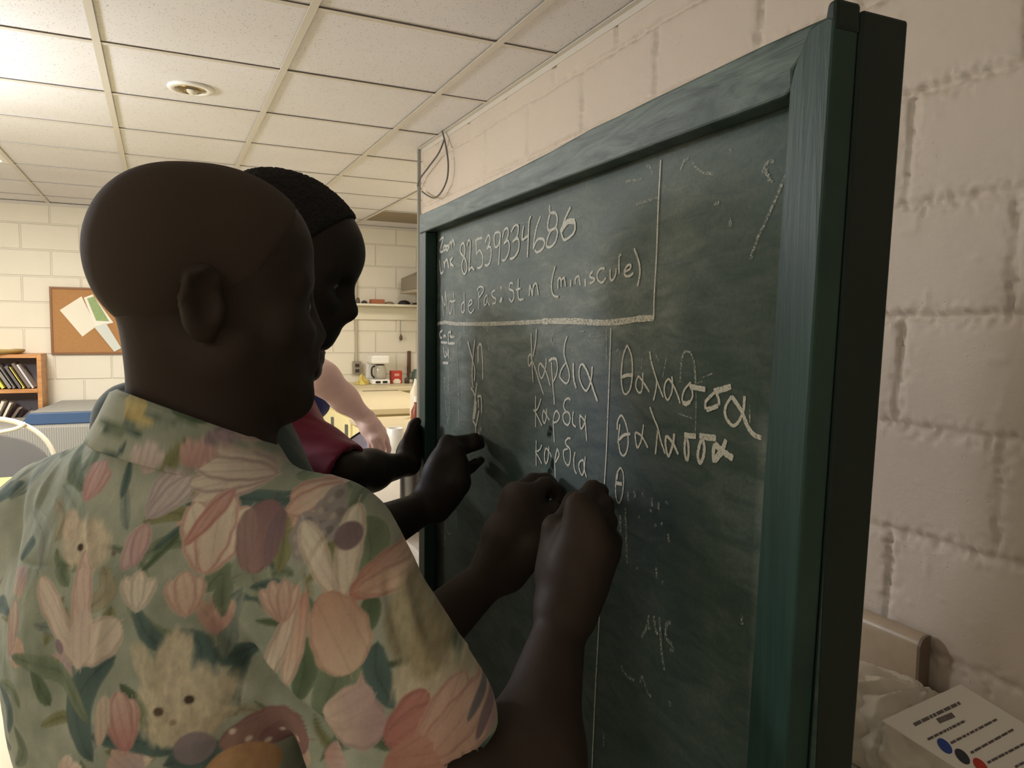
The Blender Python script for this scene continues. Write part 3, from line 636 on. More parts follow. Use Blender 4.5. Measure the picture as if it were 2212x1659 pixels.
# the writing panel with its map of wiped chalk and a painted head shadow
ns, nz = 230, 250
s0p, s1p = ro[0]+.012, lx0-.004; z0p, z1p = ZB+.01, max(ro[1], lo[1])-.012
S, Z = np.meshgrid(np.linspace(s0p, s1p, ns), np.linspace(z0p, z1p, nz), indexing='ij')
PV = BR0[None, None]+S[..., None]*BU+BN*PB; PV[..., 2] = Z
i = np.arange(ns*nz).reshape(ns, nz)
F = np.stack([i[:-1, :-1], i[1:, :-1], i[1:, 1:], i[:-1, 1:]], -1).reshape(-1, 4)
def blob(px, py, rs, rz, e=2.0):
    s, z = bsz(px, py, PB); return np.exp(-(np.abs((S-s)/rs)**e+np.abs((Z-z)/rz)**e))
dust_shade = .20+.34*blob(1010, 600, .24, .22)+.26*blob(1200, 520, .20, .16)+.22*blob(1350, 480, .14, .16)+.16*blob(1180, 740, .3, .12)+.20*blob(1000, 760, .1, .2)
dust_shade += .10*blob(1500, 420, .12, .14)+.10*blob(1100, 1250, .3, .3)+.12*blob(1560, 1250, .05, .22)-.10*blob(1560, 760, .07, .10)  # last term darkens one spot to paint in a head's shadow
sw = fbm(S*9+Z*1.0, Z*11-S*1.5, 61, 4); dust_shade *= .62+1.1*np.clip(sw-.12, 0, 1)*1.1
# rectangular eraser swipes
for (px, py, rs, rz, amt) in [(960, 600, .05, .12, .10), (1225, 560, .085, .13, .10), (1390, 430, .05, .07, -.10), (1110, 560, .06, .09, -.09), (1450, 480, .025, .13, .07), (1650, 1250, .012, .16, .30), (1075, 820, .05, .12, .05)]:
    dust_shade += amt*blob(px, py, rs, rz, 6.0)
blue = .85*blob(1290, 950, .10, .12)+.6*blob(1400, 1090, .07, .09)+.25*blob(1160, 1450, .12, .2)+.3*blob(960, 500, .03, .3)
col = np.stack([np.clip(dust_shade, 0, 1), np.clip(blue*(.4+.9*fbm(S*9, Z*9, 77)), 0, 1), 0*S], -1).reshape(-1, 3)
np_mesh('writing_panel', PV.reshape(-1, 3), F, M_PANEL, bd, colors=col, cname='dust_shade')
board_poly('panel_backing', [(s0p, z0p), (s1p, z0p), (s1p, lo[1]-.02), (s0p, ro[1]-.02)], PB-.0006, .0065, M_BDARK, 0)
# legs
for s_ in (s_r+.025, lx0-.025):
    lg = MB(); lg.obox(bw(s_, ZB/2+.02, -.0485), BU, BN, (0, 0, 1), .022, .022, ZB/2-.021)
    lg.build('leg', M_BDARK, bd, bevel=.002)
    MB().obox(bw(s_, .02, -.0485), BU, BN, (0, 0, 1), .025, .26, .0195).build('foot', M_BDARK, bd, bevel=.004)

# chalk marks: traced strokes laid on the panel as thin ribbons of chalk, one part per word or line
_lay = [0]
CW = {(1310, 720): .52, (1310, 860): .50, (1120, 690): .75, (1120, 850): .75, (0, 0): .62, (1180, 500): .85, (940, 520): .88}
def chalk(name, origin, scale, width, m, strokes, jitter=.12):
    mb = MB(); rg = random.Random(name); single = name in ('chalk_scribble', 'chalk_stroke', 'chalk_smudge') or m is M_CHALKF and name == 'chalk_letters'
    for st in strokes:
        w = width*CW.get(origin, 1)
        if (single or st == '/') and mb.v: mb.build(name, m, bd); mb = MB()
        if st == '/': continue
        if st[0] == '*': w = float(st[1:].split('|')[0])*CW.get(origin, 1); st = st.split('|')[1]
        pts = [tuple(map(float, q.split(','))) for q in st.split()]
        q = [bsz(origin[0]+a*scale, origin[1]+b*scale, PB) for a, b in pts]
        q = catmull([(a, b, 0) for a, b in q], 7)
        _lay[0] = (_lay[0]+1) % 12; off = PB+.0005+.00006*_lay[0]
        L = []; R = []; n = len(q)
        for i in range(n):
            t = nrm(q[min(i+1, n-1)]-q[max(i-1, 0)]) if n > 1 else np.array([1, 0, 0])
            nn = np.array([-t[1], t[0], 0]); ww = w*.5*(1+rg.uniform(-jitter, jitter))*(.75 if i in (0, n-1) else 1)
            a = q[i]+nn*ww; b = q[i]-nn*ww
            L.append(bw(a[0], a[1], off)); R.append(bw(b[0], b[1], off))
        mb.add(L+R, [(i, i+1, n+i+1, n+i) for i in range(n-1)])
    return mb.build(name, m, bd)
K1, K2, K3 = ((940, 430), .144665), ((940, 520), .144665), ((1180, 500), .126582)
K4, K5, K6 = ((940, 690), .162767), ((1120, 690), .114524), ((1120, 850), .120548)
K7, K8 = ((1310, 720), .162749), ((1310, 860), .162749)
chalk('chalk_word', *K1, .0045, M_CHALK, ['65,625 128,575 75,775 125,780', '150,690 130,730 145,775 170,720 150,690', '185,690 170,735 185,770 205,715 185,690', '215,660 218,745 218,690 240,640 250,730 250,670 275,610 298,695'])
chalk('chalk_word', *K1, .0045, M_CHALK, ['70,910 90,1105 130,1075', '135,930 155,1045', '150,930 155,1045 155,950 185,905 210,1035', '235,890 240,1010', '268,870 235,950 285,1005'])
chalk('chalk_number', *K1, .0038, M_CHALK, [
 '430,650 395,700 385,790 440,870 475,950 480,1060 445,1120 415,1070 410,960 440,860 455,740 430,650', '485,700 510,615 535,650 530,800 520,960 515,1065 550,1020 595,1060',
 '710,575 615,615 620,700 620,830', '620,830 670,765 715,860 710,970 680,1020 635,1030', '750,655 800,540 825,590 815,660 775,750', '775,750 825,710 845,800 825,930 790,990 750,985',
 '945,490 900,520 885,620 905,715 950,690 975,590 980,520 945,490', '978,540 970,760 955,985', '1010,580 1045,460 1090,440 1100,510 1080,590 1035,670', '1035,670 1090,620 1115,680 1105,800 1050,910 1005,910',
 '1145,490 1190,405 1240,390 1250,450 1230,560 1165,640', '1165,640 1240,590 1262,650 1250,770 1190,870 1125,895', '1330,400 1310,600 1380,560 1410,545', '1440,260 1412,340 1400,600 1388,870',
 '1580,250 1520,420 1485,600 1470,750', '1470,740 1530,610 1610,595 1640,650 1610,740 1530,795 1490,760', '1715,90 1718,200', '1740,205 1800,210 1830,290 1810,410 1750,460 1695,460 1690,360 1720,230 1740,205', '1810,440 1835,500 1800,640 1730,715 1680,710 1670,650 1730,480 1800,440',
 '2030,120 1950,290 1880,500', '*.0075|1880,490 1980,345 2095,335', '2095,335 2095,460 2040,550 1940,610 1905,550 1890,480'])
chalk('chalk_stroke', *K1, .002, M_CHALKF, ['1120,382 1250,368 1400,345', '955,290 970,280', '735,425 738,405', '2110,40 2125,10', '2100,290 2200,240'])
chalk('chalk_words', *K2, .0034, M_CHALK, ['105,815 130,1130', '105,815 150,970 160,750 190,1110', '225,900 210,960 212,1060 230,1090 255,1020 265,920 225,900', '280,755 290,1105', '245,920 310,890', '/',
 '440,775 445,1065', '440,910 405,960 400,1050 430,1070 445,1010', '495,985 560,930 540,885 505,950 510,1040 545,1080 590,1020', '/', '660,760 660,1025', '635,745 670,690 725,700 725,760 665,850',
 '785,805 750,860 740,950 765,960 785,890', '785,805 785,900 820,970', '900,740 855,770 860,830 910,870 905,925 860,940', '*.006|985,720 995,690', '*.006|970,920 1000,850', '970,920 1000,900 1005,850'])
chalk('chalk_words', *K2, .0036, M_CHALK, ['1170,640 1130,635 1115,720 1170,750 1185,840 1150,910 1110,860', '1250,565 1245,800 1265,880 1330,870', '1215,735 1285,710', '/', '1415,830 1425,670 1465,815 1470,700 1520,640 1550,815'])
chalk('chalk_word', *K3, .0034, M_CHALK, ['165,590 120,760 100,920 115,1050 160,1105 220,1115', '210,980 215,830 255,800 270,935 275,830 320,800 340,940', '430,820 430,940', '500,900 505,810 560,765 585,920', '*.0045|670,810 675,940',
 '800,680 755,740 760,780 835,810 805,860 750,885', '1000,650 990,630 930,640 880,720 880,800 910,850 965,870 1030,790', '1100,640 1100,780 1120,835 1160,810 1195,720 1200,630', '1290,395 1260,420 1250,560 1255,725',
 '1345,690 1440,640 1450,575 1400,580 1350,660 1350,740 1410,770 1500,710', '1510,290 1560,420 1600,560 1610,700 1590,840 1570,935'])
chalk('chalk_rule', *K2, .0075, M_CHALKW, ['40,1245 150,1220 300,1240 600,1245 900,1240 1300,1225 1600,1205', '*.0095|1600,1205 1900,1200 2212,1205'])
chalk('chalk_rule', *K3, .0085, M_CHALKW, ['290,1535 600,1540 850,1555 1100,1555 1350,1530 1600,1490 1850,1480'])
chalk('chalk_rule', (0, 0), 1, .0035, M_CHALK, ['1429,345 1424,440 1420,550 1415,640 1414,690'])
chalk('chalk_scribble', *K4, .0042, M_CHALKF, ['*.006|390,180 395,80 450,15 500,15 550,50', '700,45 695,160', '600,125 630,150', '310,290 330,245 350,230', '335,290 345,370', '705,300 718,420', '360,920 365,1010', '800,340 760,370'])
chalk('chalk_word', *K4, .0042, M_CHALK, ['105,145 70,180 75,240 100,240', '118,200 125,245 135,205 155,245', '180,180 185,320', '180,180 215,160 205,215 240,240', '225,205 235,240 258,225', '*.005|80,302 165,312', '*.005|175,318 265,318'])
chalk('chalk_word', *K4, .004, M_CHALK, ['115,360 130,490 150,480', '145,420 165,480 180,400 185,520', '*.005|108,575 180,580'])
chalk('chalk_rule', *K4, .0028, M_CHALKF, ['290,300 300,560 312,900 322,1400'])
chalk('chalk_letter', *K4, .0035, M_CHALKF, ['130,935 130,770 185,945 185,730'])
chalk('chalk_letter', *K4, .0035, M_CHALKF, ['145,1080 178,1390 200,1095'])
chalk('chalk_letter', *K4, .0035, M_CHALKF, ['170,1520 165,1560'])
chalk('chalk_word', *K4, .0045, M_CHALK, ['440,290 505,540 535,680 525,820', '535,265 505,560 500,780 515,910', '*.0055|570,360 575,575', '575,380 595,325 620,370 635,600 635,800'])
chalk('chalk_word', *K4, .0045, M_CHALK, ['480,905 530,1010 545,1180', '560,845 535,1040 520,1200 505,1330', '*.011|545,1080 535,1200 515,1310', '505,1340 540,1410 545,1510', '590,1210 555,1380 540,1430', '580,1060 585,1175', '570,1030 605,1015 622,1060 625,1250'])
chalk('chalk_smudge', *K4, .02, M_CHALKF, ['590,1440 610,1500'])
chalk('chalk_word', *K5, .0038, M_CHALK, ['350,180 335,440 285,700', '250,260 262,640 270,860 290,1190', '240,650 200,690 190,800 210,880 250,800', '235,660 270,780 340,980 400,1180 480,1410',
 '420,820 390,890 395,1010 440,1110 490,1020 525,850 528,730', '420,820 500,930 560,1080 605,1250', '630,800 640,1000 655,1190 665,1340 678,1450 685,1605', '*.0055|585,785 650,740 710,745 735,790', '735,790 745,920 720,1060 655,1190',
 '930,315 885,460 870,640 910,810 955,950 970,1070 950,1170 900,1205 820,1130 790,1070 820,950 905,810', '*.005|1045,820 1045,980 1060,1150 1100,1300',
 '1405,885 1390,1080 1350,1250 1290,1345 1220,1270 1165,1120 1155,980 1180,870 1225,840', '*.0048|1225,840 1300,960 1380,1180 1440,1370 1505,1545'])
chalk('chalk_stroke', *K5, .0032, M_CHALKF, ['640,390 635,320 690,250', '660,150 730,120', '1660,190 1668,260 1665,480 1668,780', '1860,600 1895,575 1915,640', '1015,600 1040,565', '1350,290 1410,260', '1330,315 1550,325', '1130,230 1250,225', '*.006|620,390 680,470'])
chalk('chalk_rule', (0, 0), 1, .0035, M_CHALK, ['1321,708 1318,800 1315,880 1311,980 1306,1060 1303,1120 1301,1250 1295,1350 1288,1480 1280,1659'])
chalk('chalk_word', *K6, .0036, M_CHALK, ['320,40 318,300 320,600', '420,85 360,260 310,310 280,290', '310,320 370,440 435,580', '460,290 435,380 445,490 475,530 505,430 510,270', '460,295 510,390 560,480', '690,300 650,370 630,500 635,650 650,870', '690,300 735,370 740,430 700,500 630,525',
 '940,120 900,85 840,130 820,230 850,310 910,350 935,430 920,530 880,565 830,520 805,430 820,360 870,330', '995,320 980,430 985,545 1040,600', '1115,370 1110,520 1135,635 1190,540 1215,385', '1115,390 1200,500 1220,680 1235,850'])
chalk('chalk_word', *K6, .0036, M_CHALK, ['328,840 325,1080 328,1300', '430,920 390,1010 310,1045', '320,1060 380,1150 430,1260', '500,975 480,1080 485,1200 510,1255 545,1150 558,945', '500,975 560,1050 590,1130 585,1250', '700,985 670,1130 655,1240 662,1380 665,1510', '700,985 735,1090 700,1180 660,1240',
 '940,810 900,800 850,860 870,930 925,990 940,1100 930,1220 895,1290 840,1220 815,1110 820,1020 890,990', '1025,1045 1000,1180 1010,1350 1050,1440', '1110,1220 1160,1190 1175,1230', '1110,1220 1090,1290 1120,1420 1160,1455 1190,1330 1205,1130', '1180,1240 1195,1380 1230,1500'])
chalk('chalk_stroke', *K6, .014, mat_chalk('wet_dark_smear', srgb(34, 48, 46), .42, 160), ['590,600 540,790', '620,1160 600,1330 540,1450'])
chalk('chalk_word', *K7, .0046, M_CHALK, ['285,155 235,290 210,480 210,650 235,780 275,805 325,740 350,600 355,420 335,270 285,155', '*.008|215,580 290,555 365,560', '430,565 400,640 400,730 445,790 480,730 488,520', '430,565 490,640 575,780', '580,240 600,370 660,580 710,720 760,850', '675,610 665,740 630,895',
 '835,600 790,660 775,770 815,885 870,800 885,680 875,570', '835,600 890,680 950,810 985,930', '1130,650 1050,740 1015,850 1025,920', '*.009|1020,915 1070,935 1120,905', '1120,910 1155,830 1140,730 1110,690', '*.010|1120,705 1220,725 1325,745',
 '*.0065|1450,780 1360,870 1325,920 1330,1010', '*.009|1340,1015 1420,990 1495,960', '*.0065|1500,960 1495,870 1455,780', '*.011|1430,770 1540,745 1660,705',
 '*.0065|1840,830 1825,1020 1770,1160 1700,1225 1640,1190 1585,1090 1590,970 1670,835', '*.0085|1670,835 1800,1030 1880,1230 1960,1340 2065,1390'])
chalk('chalk_arch', *K7, .0055, M_CHALKF, ['985,650 1000,400 1030,270 1075,235 1130,270 1170,380 1185,520 1190,680'])
chalk('chalk_stroke', *K7, .0028, M_CHALKF, ['645,170 665,280 705,395', '825,225 790,400 755,580', '1195,700 1200,900 1195,1150 1190,1330', '1200,665 1290,635', '480,330 470,520', '145,240 165,215 190,310', '1915,930 1915,1200', '960,1065 1170,1140', '1250,600 1420,530'])
chalk('chalk_word', *K8, .0052, M_CHALK, ['185,345 170,480 160,600', '150,420 155,310 200,230 245,290 285,430 295,600 270,720 230,765 190,720 168,600', '*.007|175,555 240,490 325,475', '500,350 470,560 420,655 395,560 390,480 400,450', '400,450 480,510 560,660', '585,115 640,270 690,390 730,560 790,740', '690,420 675,590 660,745',
 '*.007|910,470 895,600 835,770 800,650 795,540 815,500', '*.007|815,500 890,590 965,745', '*.011|1045,485 1120,500 1200,505', '*.007|1065,510 1045,600 1045,730 1075,825 1095,740 1090,600 1065,510',
 '*.012|1240,500 1350,520 1460,530', '*.008|1275,525 1235,650 1220,770 1250,860 1295,770 1305,640 1275,525', '*.009|1445,605 1425,720 1435,855', '*.014|1440,830 1550,690', '*.010|1550,690 1595,550', '*.013|1445,605 1560,710 1690,800'])
chalk('chalk_letter', *K8, .0045, M_CHALK, ['195,920 150,1000 130,1180 140,1330 175,1390 215,1300 235,1130 230,990 195,920', '160,980 150,1080', '*.009|140,1125 215,1140'])
chalk('chalk_smudge', (0, 0), 1, .006, M_CHALKF, ['1358,1062 1359,1082', '1372,1060 1374,1075', '1388,1064 1391,1075', '1408,1075 1410,1095', '1423,1084 1424,1102', '1438,1083 1444,1088', '1405,1100 1408,1106', '1341,1113 1342,1150', '1352,1095 1356,1218', '1380,1115 1383,1118', '1417,1130 1418,1138', '1432,1128 1431,1134', '1445,1150 1447,1172', '1377,1226 1379,1228', '1418,1225 1420,1250', '1432,1255 1434,1262'])
chalk('chalk_letters', (1220, 1080), .349, .004, M_CHALKF, ['525,715 510,790 480,850', '515,770 530,800', '555,715 565,800 580,830', '590,725 597,850 605,960 622,1055', '660,760 635,770 630,850 665,890 672,925 655,930'])
chalk('chalk_letters', (1220, 1080), .349, .0035, M_CHALKF, ['350,1020 380,1080 435,1115', '470,1130 485,1095 515,1190 540,1215', '655,1245 655,1280', '245,1440 245,1530', '1100,710 1105,770'])
chalk('chalk_scribble', (1280, 0), .33755, .0032, M_CHALKF, ['345,1065 365,1060 380,1090 385,1120', '215,1165 270,1155 320,1140', '565,1090 590,1030 620,1018', '1090,1110 1120,1045 1165,1030', '1095,1100 1125,1090 1115,1110 1135,1130 1130,1150 1155,1165', '1245,1110 1160,1310 1060,1530 1015,1659', '780,1310 815,1295', '*.008|875,1430 895,1420', '280,1310 420,1265', '880,965 895,962', '280,1590 295,1659', '170,1655 180,1630', '640,1040 700,1100 780,1110'])
chalk('chalk_stroke', (840, 880), .46945, .003, M_CHALKF, ['270,560 275,580 285,580', '262,520 258,640', '310,455 312,560'])

# ------------------------------------------------------------------ implicit bodies: smooth unions of tapered limbs, meshed as one surface
class SDF:
    def __init__(s, lo, hi, h):
        s.lo = np.array(lo, np.float32); s.h = h; s.n = np.ceil((np.array(hi)-s.lo)/h).astype(int)+1
        s.a = np.full(s.n, .5, np.float32); s.ax = [s.lo[i]+h*np.arange(s.n[i], dtype=np.float32) for i in range(3)]
    def _do(s, f, lo, hi, k, op):
        m = k+4*s.h
        i0 = np.maximum(np.floor((np.asarray(lo)-m-s.lo)/s.h).astype(int), 0); i1 = np.minimum(np.ceil((np.asarray(hi)+m-s.lo)/s.h).astype(int)+1, s.n)
        if np.any(i1 <= i0): return s
        X = s.ax[0][i0[0]:i1[0], None, None]; Y = s.ax[1][None, i0[1]:i1[1], None]; Z = s.ax[2][None, None, i0[2]:i1[2]]
        d = f(X, Y, Z).astype(np.float32); sl = tuple(slice(a, b) for a, b in zip(i0, i1)); a = s.a[sl]
        if op == 'add':
            if k > 0: h = np.maximum(k-np.abs(a-d), 0)/k; s.a[sl] = np.minimum(a, d)-h*h*k*.25
            else: s.a[sl] = np.minimum(a, d)
        else:
            d = -d
            if k > 0: h = np.maximum(k-np.abs(a-d), 0)/k; s.a[sl] = np.maximum(a, d)+h*h*k*.25
            else: s.a[sl] = np.maximum(a, d)
        return s
    def cone(s, a, b, ra, rb, k=.02, op='add'):
        a = np.asarray(a, float); b = np.asarray(b, float); ab = b-a; L2 = max(ab @ ab, 1e-9); r = max(ra, rb)
        def f(X, Y, Z):
            x, y, z = X-a[0], Y-a[1], Z-a[2]; t = np.clip((x*ab[0]+y*ab[1]+z*ab[2])/L2, 0, 1)
            return np.sqrt((x-t*ab[0])**2+(y-t*ab[1])**2+(z-t*ab[2])**2)-(ra+(rb-ra)*t)
        return s._do(f, np.minimum(a, b)-r, np.maximum(a, b)+r, k, op)
    def chain(s, pts, rs, k=.02):
        for i in range(len(pts)-1): s.cone(pts[i], pts[i+1], rs[i], rs[i+1], k)
        return s
    def ell(s, c, r, fr=None, k=.02, op='add'):
        c = np.asarray(c, float); r = np.asarray(r, float); M = np.eye(3) if fr is None else np.array(fr, float); R_ = r.max()
        def f(X, Y, Z):
            x, y, z = X-c[0], Y-c[1], Z-c[2]; q = [M[i, 0]*x+M[i, 1]*y+M[i, 2]*z for i in range(3)]
            k0 = np.sqrt((q[0]/r[0])**2+(q[1]/r[1])**2+(q[2]/r[2])**2); k1 = np.sqrt((q[0]/r[0]**2)**2+(q[1]/r[1]**2)**2+(q[2]/r[2]**2)**2)
            return k0*(k0-1)/np.maximum(k1, 1e-6)
        return s._do(f, c-R_, c+R_, k, op)
    def plane(s, p, n, lo, hi):
        """cut away everything on the n side of p, inside lo..hi"""
        p = np.asarray(p, float); n = nrm(n)
        return s._do(lambda X, Y, Z: -((X-p[0])*n[0]+(Y-p[1])*n[1]+(Z-p[2])*n[2]), lo, hi, 0, 'sub')
    def mesh(s, smooth=2):
        a = s.a; ins = a < 0; n = s.n
        c = np.zeros(n-1, np.int8)
        for i in (0, 1):
            for j in (0, 1):
                for k in (0, 1): c += ins[i:n[0]-1+i, j:n[1]-1+j, k:n[2]-1+k]
        act = (c > 0) & (c < 8); idx = np.full(n-1, -1, np.int32); cells = np.argwhere(act); idx[act] = np.arange(len(cells))
        acc = np.zeros((len(cells), 3)); cnt = np.zeros(len(cells))
        cor = [(i, j, k) for i in (0, 1) for j in (0, 1) for k in (0, 1)]
        vals = {q: a[cells[:, 0]+q[0], cells[:, 1]+q[1], cells[:, 2]+q[2]] for q in cor}
        for q in cor:
            for d in range(3):
                if q[d] == 0:
                    q2 = list(q); q2[d] = 1; q2 = tuple(q2); u, v = vals[q], vals[q2]; m = (u < 0) != (v < 0)
                    t = np.where(m, u/np.where(u-v == 0, 1, u-v), 0)
                    p = np.tile(np.array(q, float), (len(cells), 1)); p[:, d] = t
                    acc[m] += p[m]; cnt[m] += 1
        V = s.lo+s.h*(cells+acc/cnt[:, None]); faces = []
        for d in range(3):
            e = [0, 1, 2]; e.remove(d); u, w = e
            s0 = [slice(1, n[i]-1) for i in range(3)]; s0[d] = slice(0, n[d]-1); s1 = list(s0); s1[d] = slice(1, n[d])
            A, B = ins[tuple(s0)], ins[tuple(s1)]; pos = np.argwhere(A != B); pos[:, u] += 1; pos[:, w] += 1
            fl = ins[pos[:, 0], pos[:, 1], pos[:, 2]]
            def cell(du, dw): q = pos.copy(); q[:, u] += du; q[:, w] += dw; return idx[q[:, 0], q[:, 1], q[:, 2]]
            qd = np.stack([cell(-1, -1), cell(0, -1), cell(0, 0), cell(-1, 0)], 1)
            flip = fl if d != 1 else ~fl
            qd[~flip] = qd[~flip][:, ::-1]; faces.append(qd)
        Fq = np.concatenate(faces)
        Fq = Fq[(Fq >= 0).all(1)]
        sv = np.einsum('ij,ij->i', V[Fq[:, 0]], np.cross(V[Fq[:, 1]], V[Fq[:, 2]])).sum()+np.einsum('ij,ij->i', V[Fq[:, 0]], np.cross(V[Fq[:, 2]], V[Fq[:, 3]])).sum()
        if sv < 0: Fq = Fq[:, ::-1]
        for _ in range(smooth):
            sm = np.zeros_like(V); ct = np.zeros(len(V))
            for i in range(4):
                j = (i+1) % 4
                np.add.at(sm, Fq[:, i], V[Fq[:, j]]); np.add.at(ct, Fq[:, i], 1); np.add.at(sm, Fq[:, j], V[Fq[:, i]]); np.add.at(ct, Fq[:, j], 1)
            V = V*.5+.5*sm/np.maximum(ct, 1)[:, None]
        return V, Fq
def vnormals(V, Fq):
    nn = np.cross(V[Fq[:, 2]]-V[Fq[:, 0]], V[Fq[:, 3]]-V[Fq[:, 1]]); out = np.zeros_like(V)
    for i in range(4): np.add.at(out, Fq[:, i], nn)
    return out/np.maximum(np.linalg.norm(out, axis=1), 1e-12)[:, None]

FH = nrm([CAM_F[0], CAM_F[1], 0]); RH = nrm([CAM_R[0], CAM_R[1], 0]); UP = np.array([0, 0, 1.0])
def facing(deg, pitch=0, roll=0):
    """frame (forward, left, up) facing deg round from the picture's right towards its depth; pitch > 0 looks down."""
    a = math.radians(deg); f = RH*math.cos(a)+FH*math.sin(a); l = np.cross(UP, f); p = math.radians(pitch)
    f2 = f*math.cos(p)-UP*math.sin(p); u2 = np.cross(f2, l); r = math.radians(roll)
    return f2, l*math.cos(r)+u2*math.sin(r), u2*math.cos(r)-l*math.sin(r)
def head_prims(S, o, fr, sc=1.0, nose=1.0, lips=1.0, back=0.0, jaw=1.0, lf=1.0, fb=0.0, ear=0.0):
    f, l, u = fr; W = lambda x, y, z: o+sc*(f*x+l*y+u*(z if z > -.035 else -.035+(z+.035)*lf)); FR = [f, l, u]; e = lambda c, r, k=.02, op='add': S.ell(W(*c), np.array(r)*sc, FR, k*sc, op)
    cone = lambda a, b, ra, rb, k=.012, op='add': S.cone(W(*a), W(*b), ra*sc, rb*sc, k*sc, op)
    e((.0, 0, .045), (.088, .071, .080), .0)
    e((-.040-back, 0, .044), (.052, .062, .064), .03)
    e((.032+fb, 0, .050-fb), (.064, .060, .058), .03)
    e((.036, 0, -.015), (.056, .060, .060), .03)
    e((.062, 0, -.040), (.036, .038, .040), .03)
    for s in (-1, 1):
        cone((.005, s*.056, -.045), (.072*jaw, s*.016, -.088), .020, .018, .03)
        cone((.052, s*.050, -.020), (.072, s*.034, -.022), .014, .013, .02)          # cheekbones
        cone((.085, s*.008, .022), (.070, s*.046, .020), .0095, .009, .018)          # brow ridge
    e((.078*jaw, 0, -.090), (.019, .022, .018), .02)
    for s in (-1, 1):
        e((.096, s*.032, -.001), (.018, .017, .0125), .012, 'sub')                    # eye sockets
        e((.0752, s*.0315, .0025), (.0130, .0140, .0100), .004); e((.0750, s*.0315, -.0075), (.0125, .0135, .0055), .003)                        # lids over the eyes
    cone((.090, 0, .010), (.108*nose, 0, -.026), .0095, .0125, .010)                   # bridge and tip
    e((.106*nose, 0, -.031), (.0135, .014, .0115), .008)
    for s in (-1, 1):
        e((.097*nose, s*.0145, -.034), (.0125, .0085, .0095), .007)
        e((.104, s*.0075, -.0425), (.006, .004, .004), .003, 'sub')
    e((.090, 0, -.052), (.016, .026, .014), .012)
    lx = .098*lips
    cone((lx, -.004, -.0555), (.080, -.026, -.061), .0082, .0045, .005); cone((lx, .004, -.0555), (.080, .026, -.061), .0082, .0045, .005)
    cone((lx-.003, -.004, -.0705), (.080, -.025, -.066), .0092, .0045, .005); cone((lx-.003, .004, -.0705), (.080, .025, -.066), .0092, .0045, .005)
    cone((lx+.010, -.01, -.0628), (lx+.010, .01, -.0628), .0022, .0022, .003, 'sub')
    W0 = W; W = lambda x, y, z: W0(x-ear, y, z)
    for s in (-1, 1):                                                                  # ears
        e((-.010, s*.0735, -.004), (.0185, .0085, .031), .006)
        e((-.006, s*.0815, .000), (.0095, .0065, .018), .004, 'sub')
        pts = [(.004, s*.078, .018), (-.008, s*.081, .0275), (-.022, s*.083, .020), (-.026, s*.082, .002), (-.019, s*.079, -.020), (-.006, s*.075, -.032)]
        for a, b in zip(pts[:-1], pts[1:]): cone(a, b, .0042, .0042, .004)
        cone((.004, s*.075, -.006), (.002, s*.076, -.012), .005, .005, .005)
    return W0
def finger(S, pts, rs, k=.005): S.chain(pts, rs, k)
def hand(S, wr, mcps, fingers, thumb, rw=.024, rk=.0125, rf=.0088, k=.014, thick=1.0):
    """wr wrist, mcps four knuckles, fingers: joints after each knuckle, thumb: joints from its root."""
    for i, m in enumerate(mcps):
        a = wr+(m-wr)*.12+(np.mean(mcps, 0)-wr)*.0
        S.cone(a, m, rw*.86, rk*thick, k)
    for i in range(3): S.cone((wr+mcps[i])*.5, (wr+mcps[i+1])*.5, rw*.78, rw*.78, k); S.cone(mcps[i], mcps[i+1], rk*.9, rk*.9, .008)
    for m, fj, s in zip(mcps, fingers, (1.0, 1.03, .98, .86)):
        finger(S, [m]+list(fj), [rk*.92*s]+[rf*s*q for q in (1.06, .98, .88, .8)][:len(fj)], .0045)
    finger(S, thumb, [.015, .0125, .0108, .0095][:len(thumb)], .008)
def eyes(o, fr, sc, parent):
    f, l, u = fr; W = lambda x, y, z: o+sc*(f*x+l*y+u*z)
    for s in (-1, 1):
        e = MB(); e.lathe(W(.0765, s*.0315, -.001), [(.0112*math.cos(t)*sc, .0112*math.sin(t)*sc) for t in np.linspace(-1.57, 1.57, 13)], 20, f)
        ob = e.build('eye', M_EYE, parent, 'all')
        MB().lathe(W(.0765, s*.0315, -.001), [(.0058*sc, .0097*sc), (.003*sc, .0112*sc), (.0001, .0118*sc)], 18, f).build('iris', M_IRIS, ob, 'all')
M_EYE = mat('eye_white', srgb(120, 110, 100), .12); M_IRIS = mat('dark_iris', srgb(28, 18, 14), .08)
def skin(name, c, rough=.5, spec=.45): return mat(name, srgb(*c), rough, bump=(260, .12, .0012), var=(22, .10), spec=spec)
def scalp(name, o, fr, sc, parent, m, thick, back=0.0, front=.070, low=-.012, res=.0035, curl=0.0, fb=0.0):
    """close-cropped hair: a thin shell over the cranium, ending at a hairline"""
    f, l, u = fr; W = lambda x, y, z: o+sc*(f*x+l*y+u*z)
    S = SDF(o-.16, o+.18, res); t = thick/sc; FR = [f, l, u]
    S.ell(W(.0, 0, .045), np.array((.088+t, .071+t, .080+t))*sc, FR, 0); S.ell(W(-.040-back, 0, .044), np.array((.052+t, .062+t, .064+t))*sc, FR, .03*sc)
    S.ell(W(.032+fb, 0, .050-fb), np.array((.064+t, .060+t, .058+t))*sc, FR, .03*sc)
    big = (o-.3, o+.3)
    n1 = nrm(f*.80-u*.60); S.plane(W(front, 0, .082), n1, *big)                           # forehead hairline
    n2 = nrm(-u*.92+f*.38); S.plane(W(-.012, 0, low), n2, *big)                            # sides and nape
    V, Fq = S.mesh(1)
    if curl: nn = vnormals(V, Fq); V = V+nn*(curl*(RNG.random((len(V), 1))-.3))
    return np_mesh(name, V, Fq, m, parent)
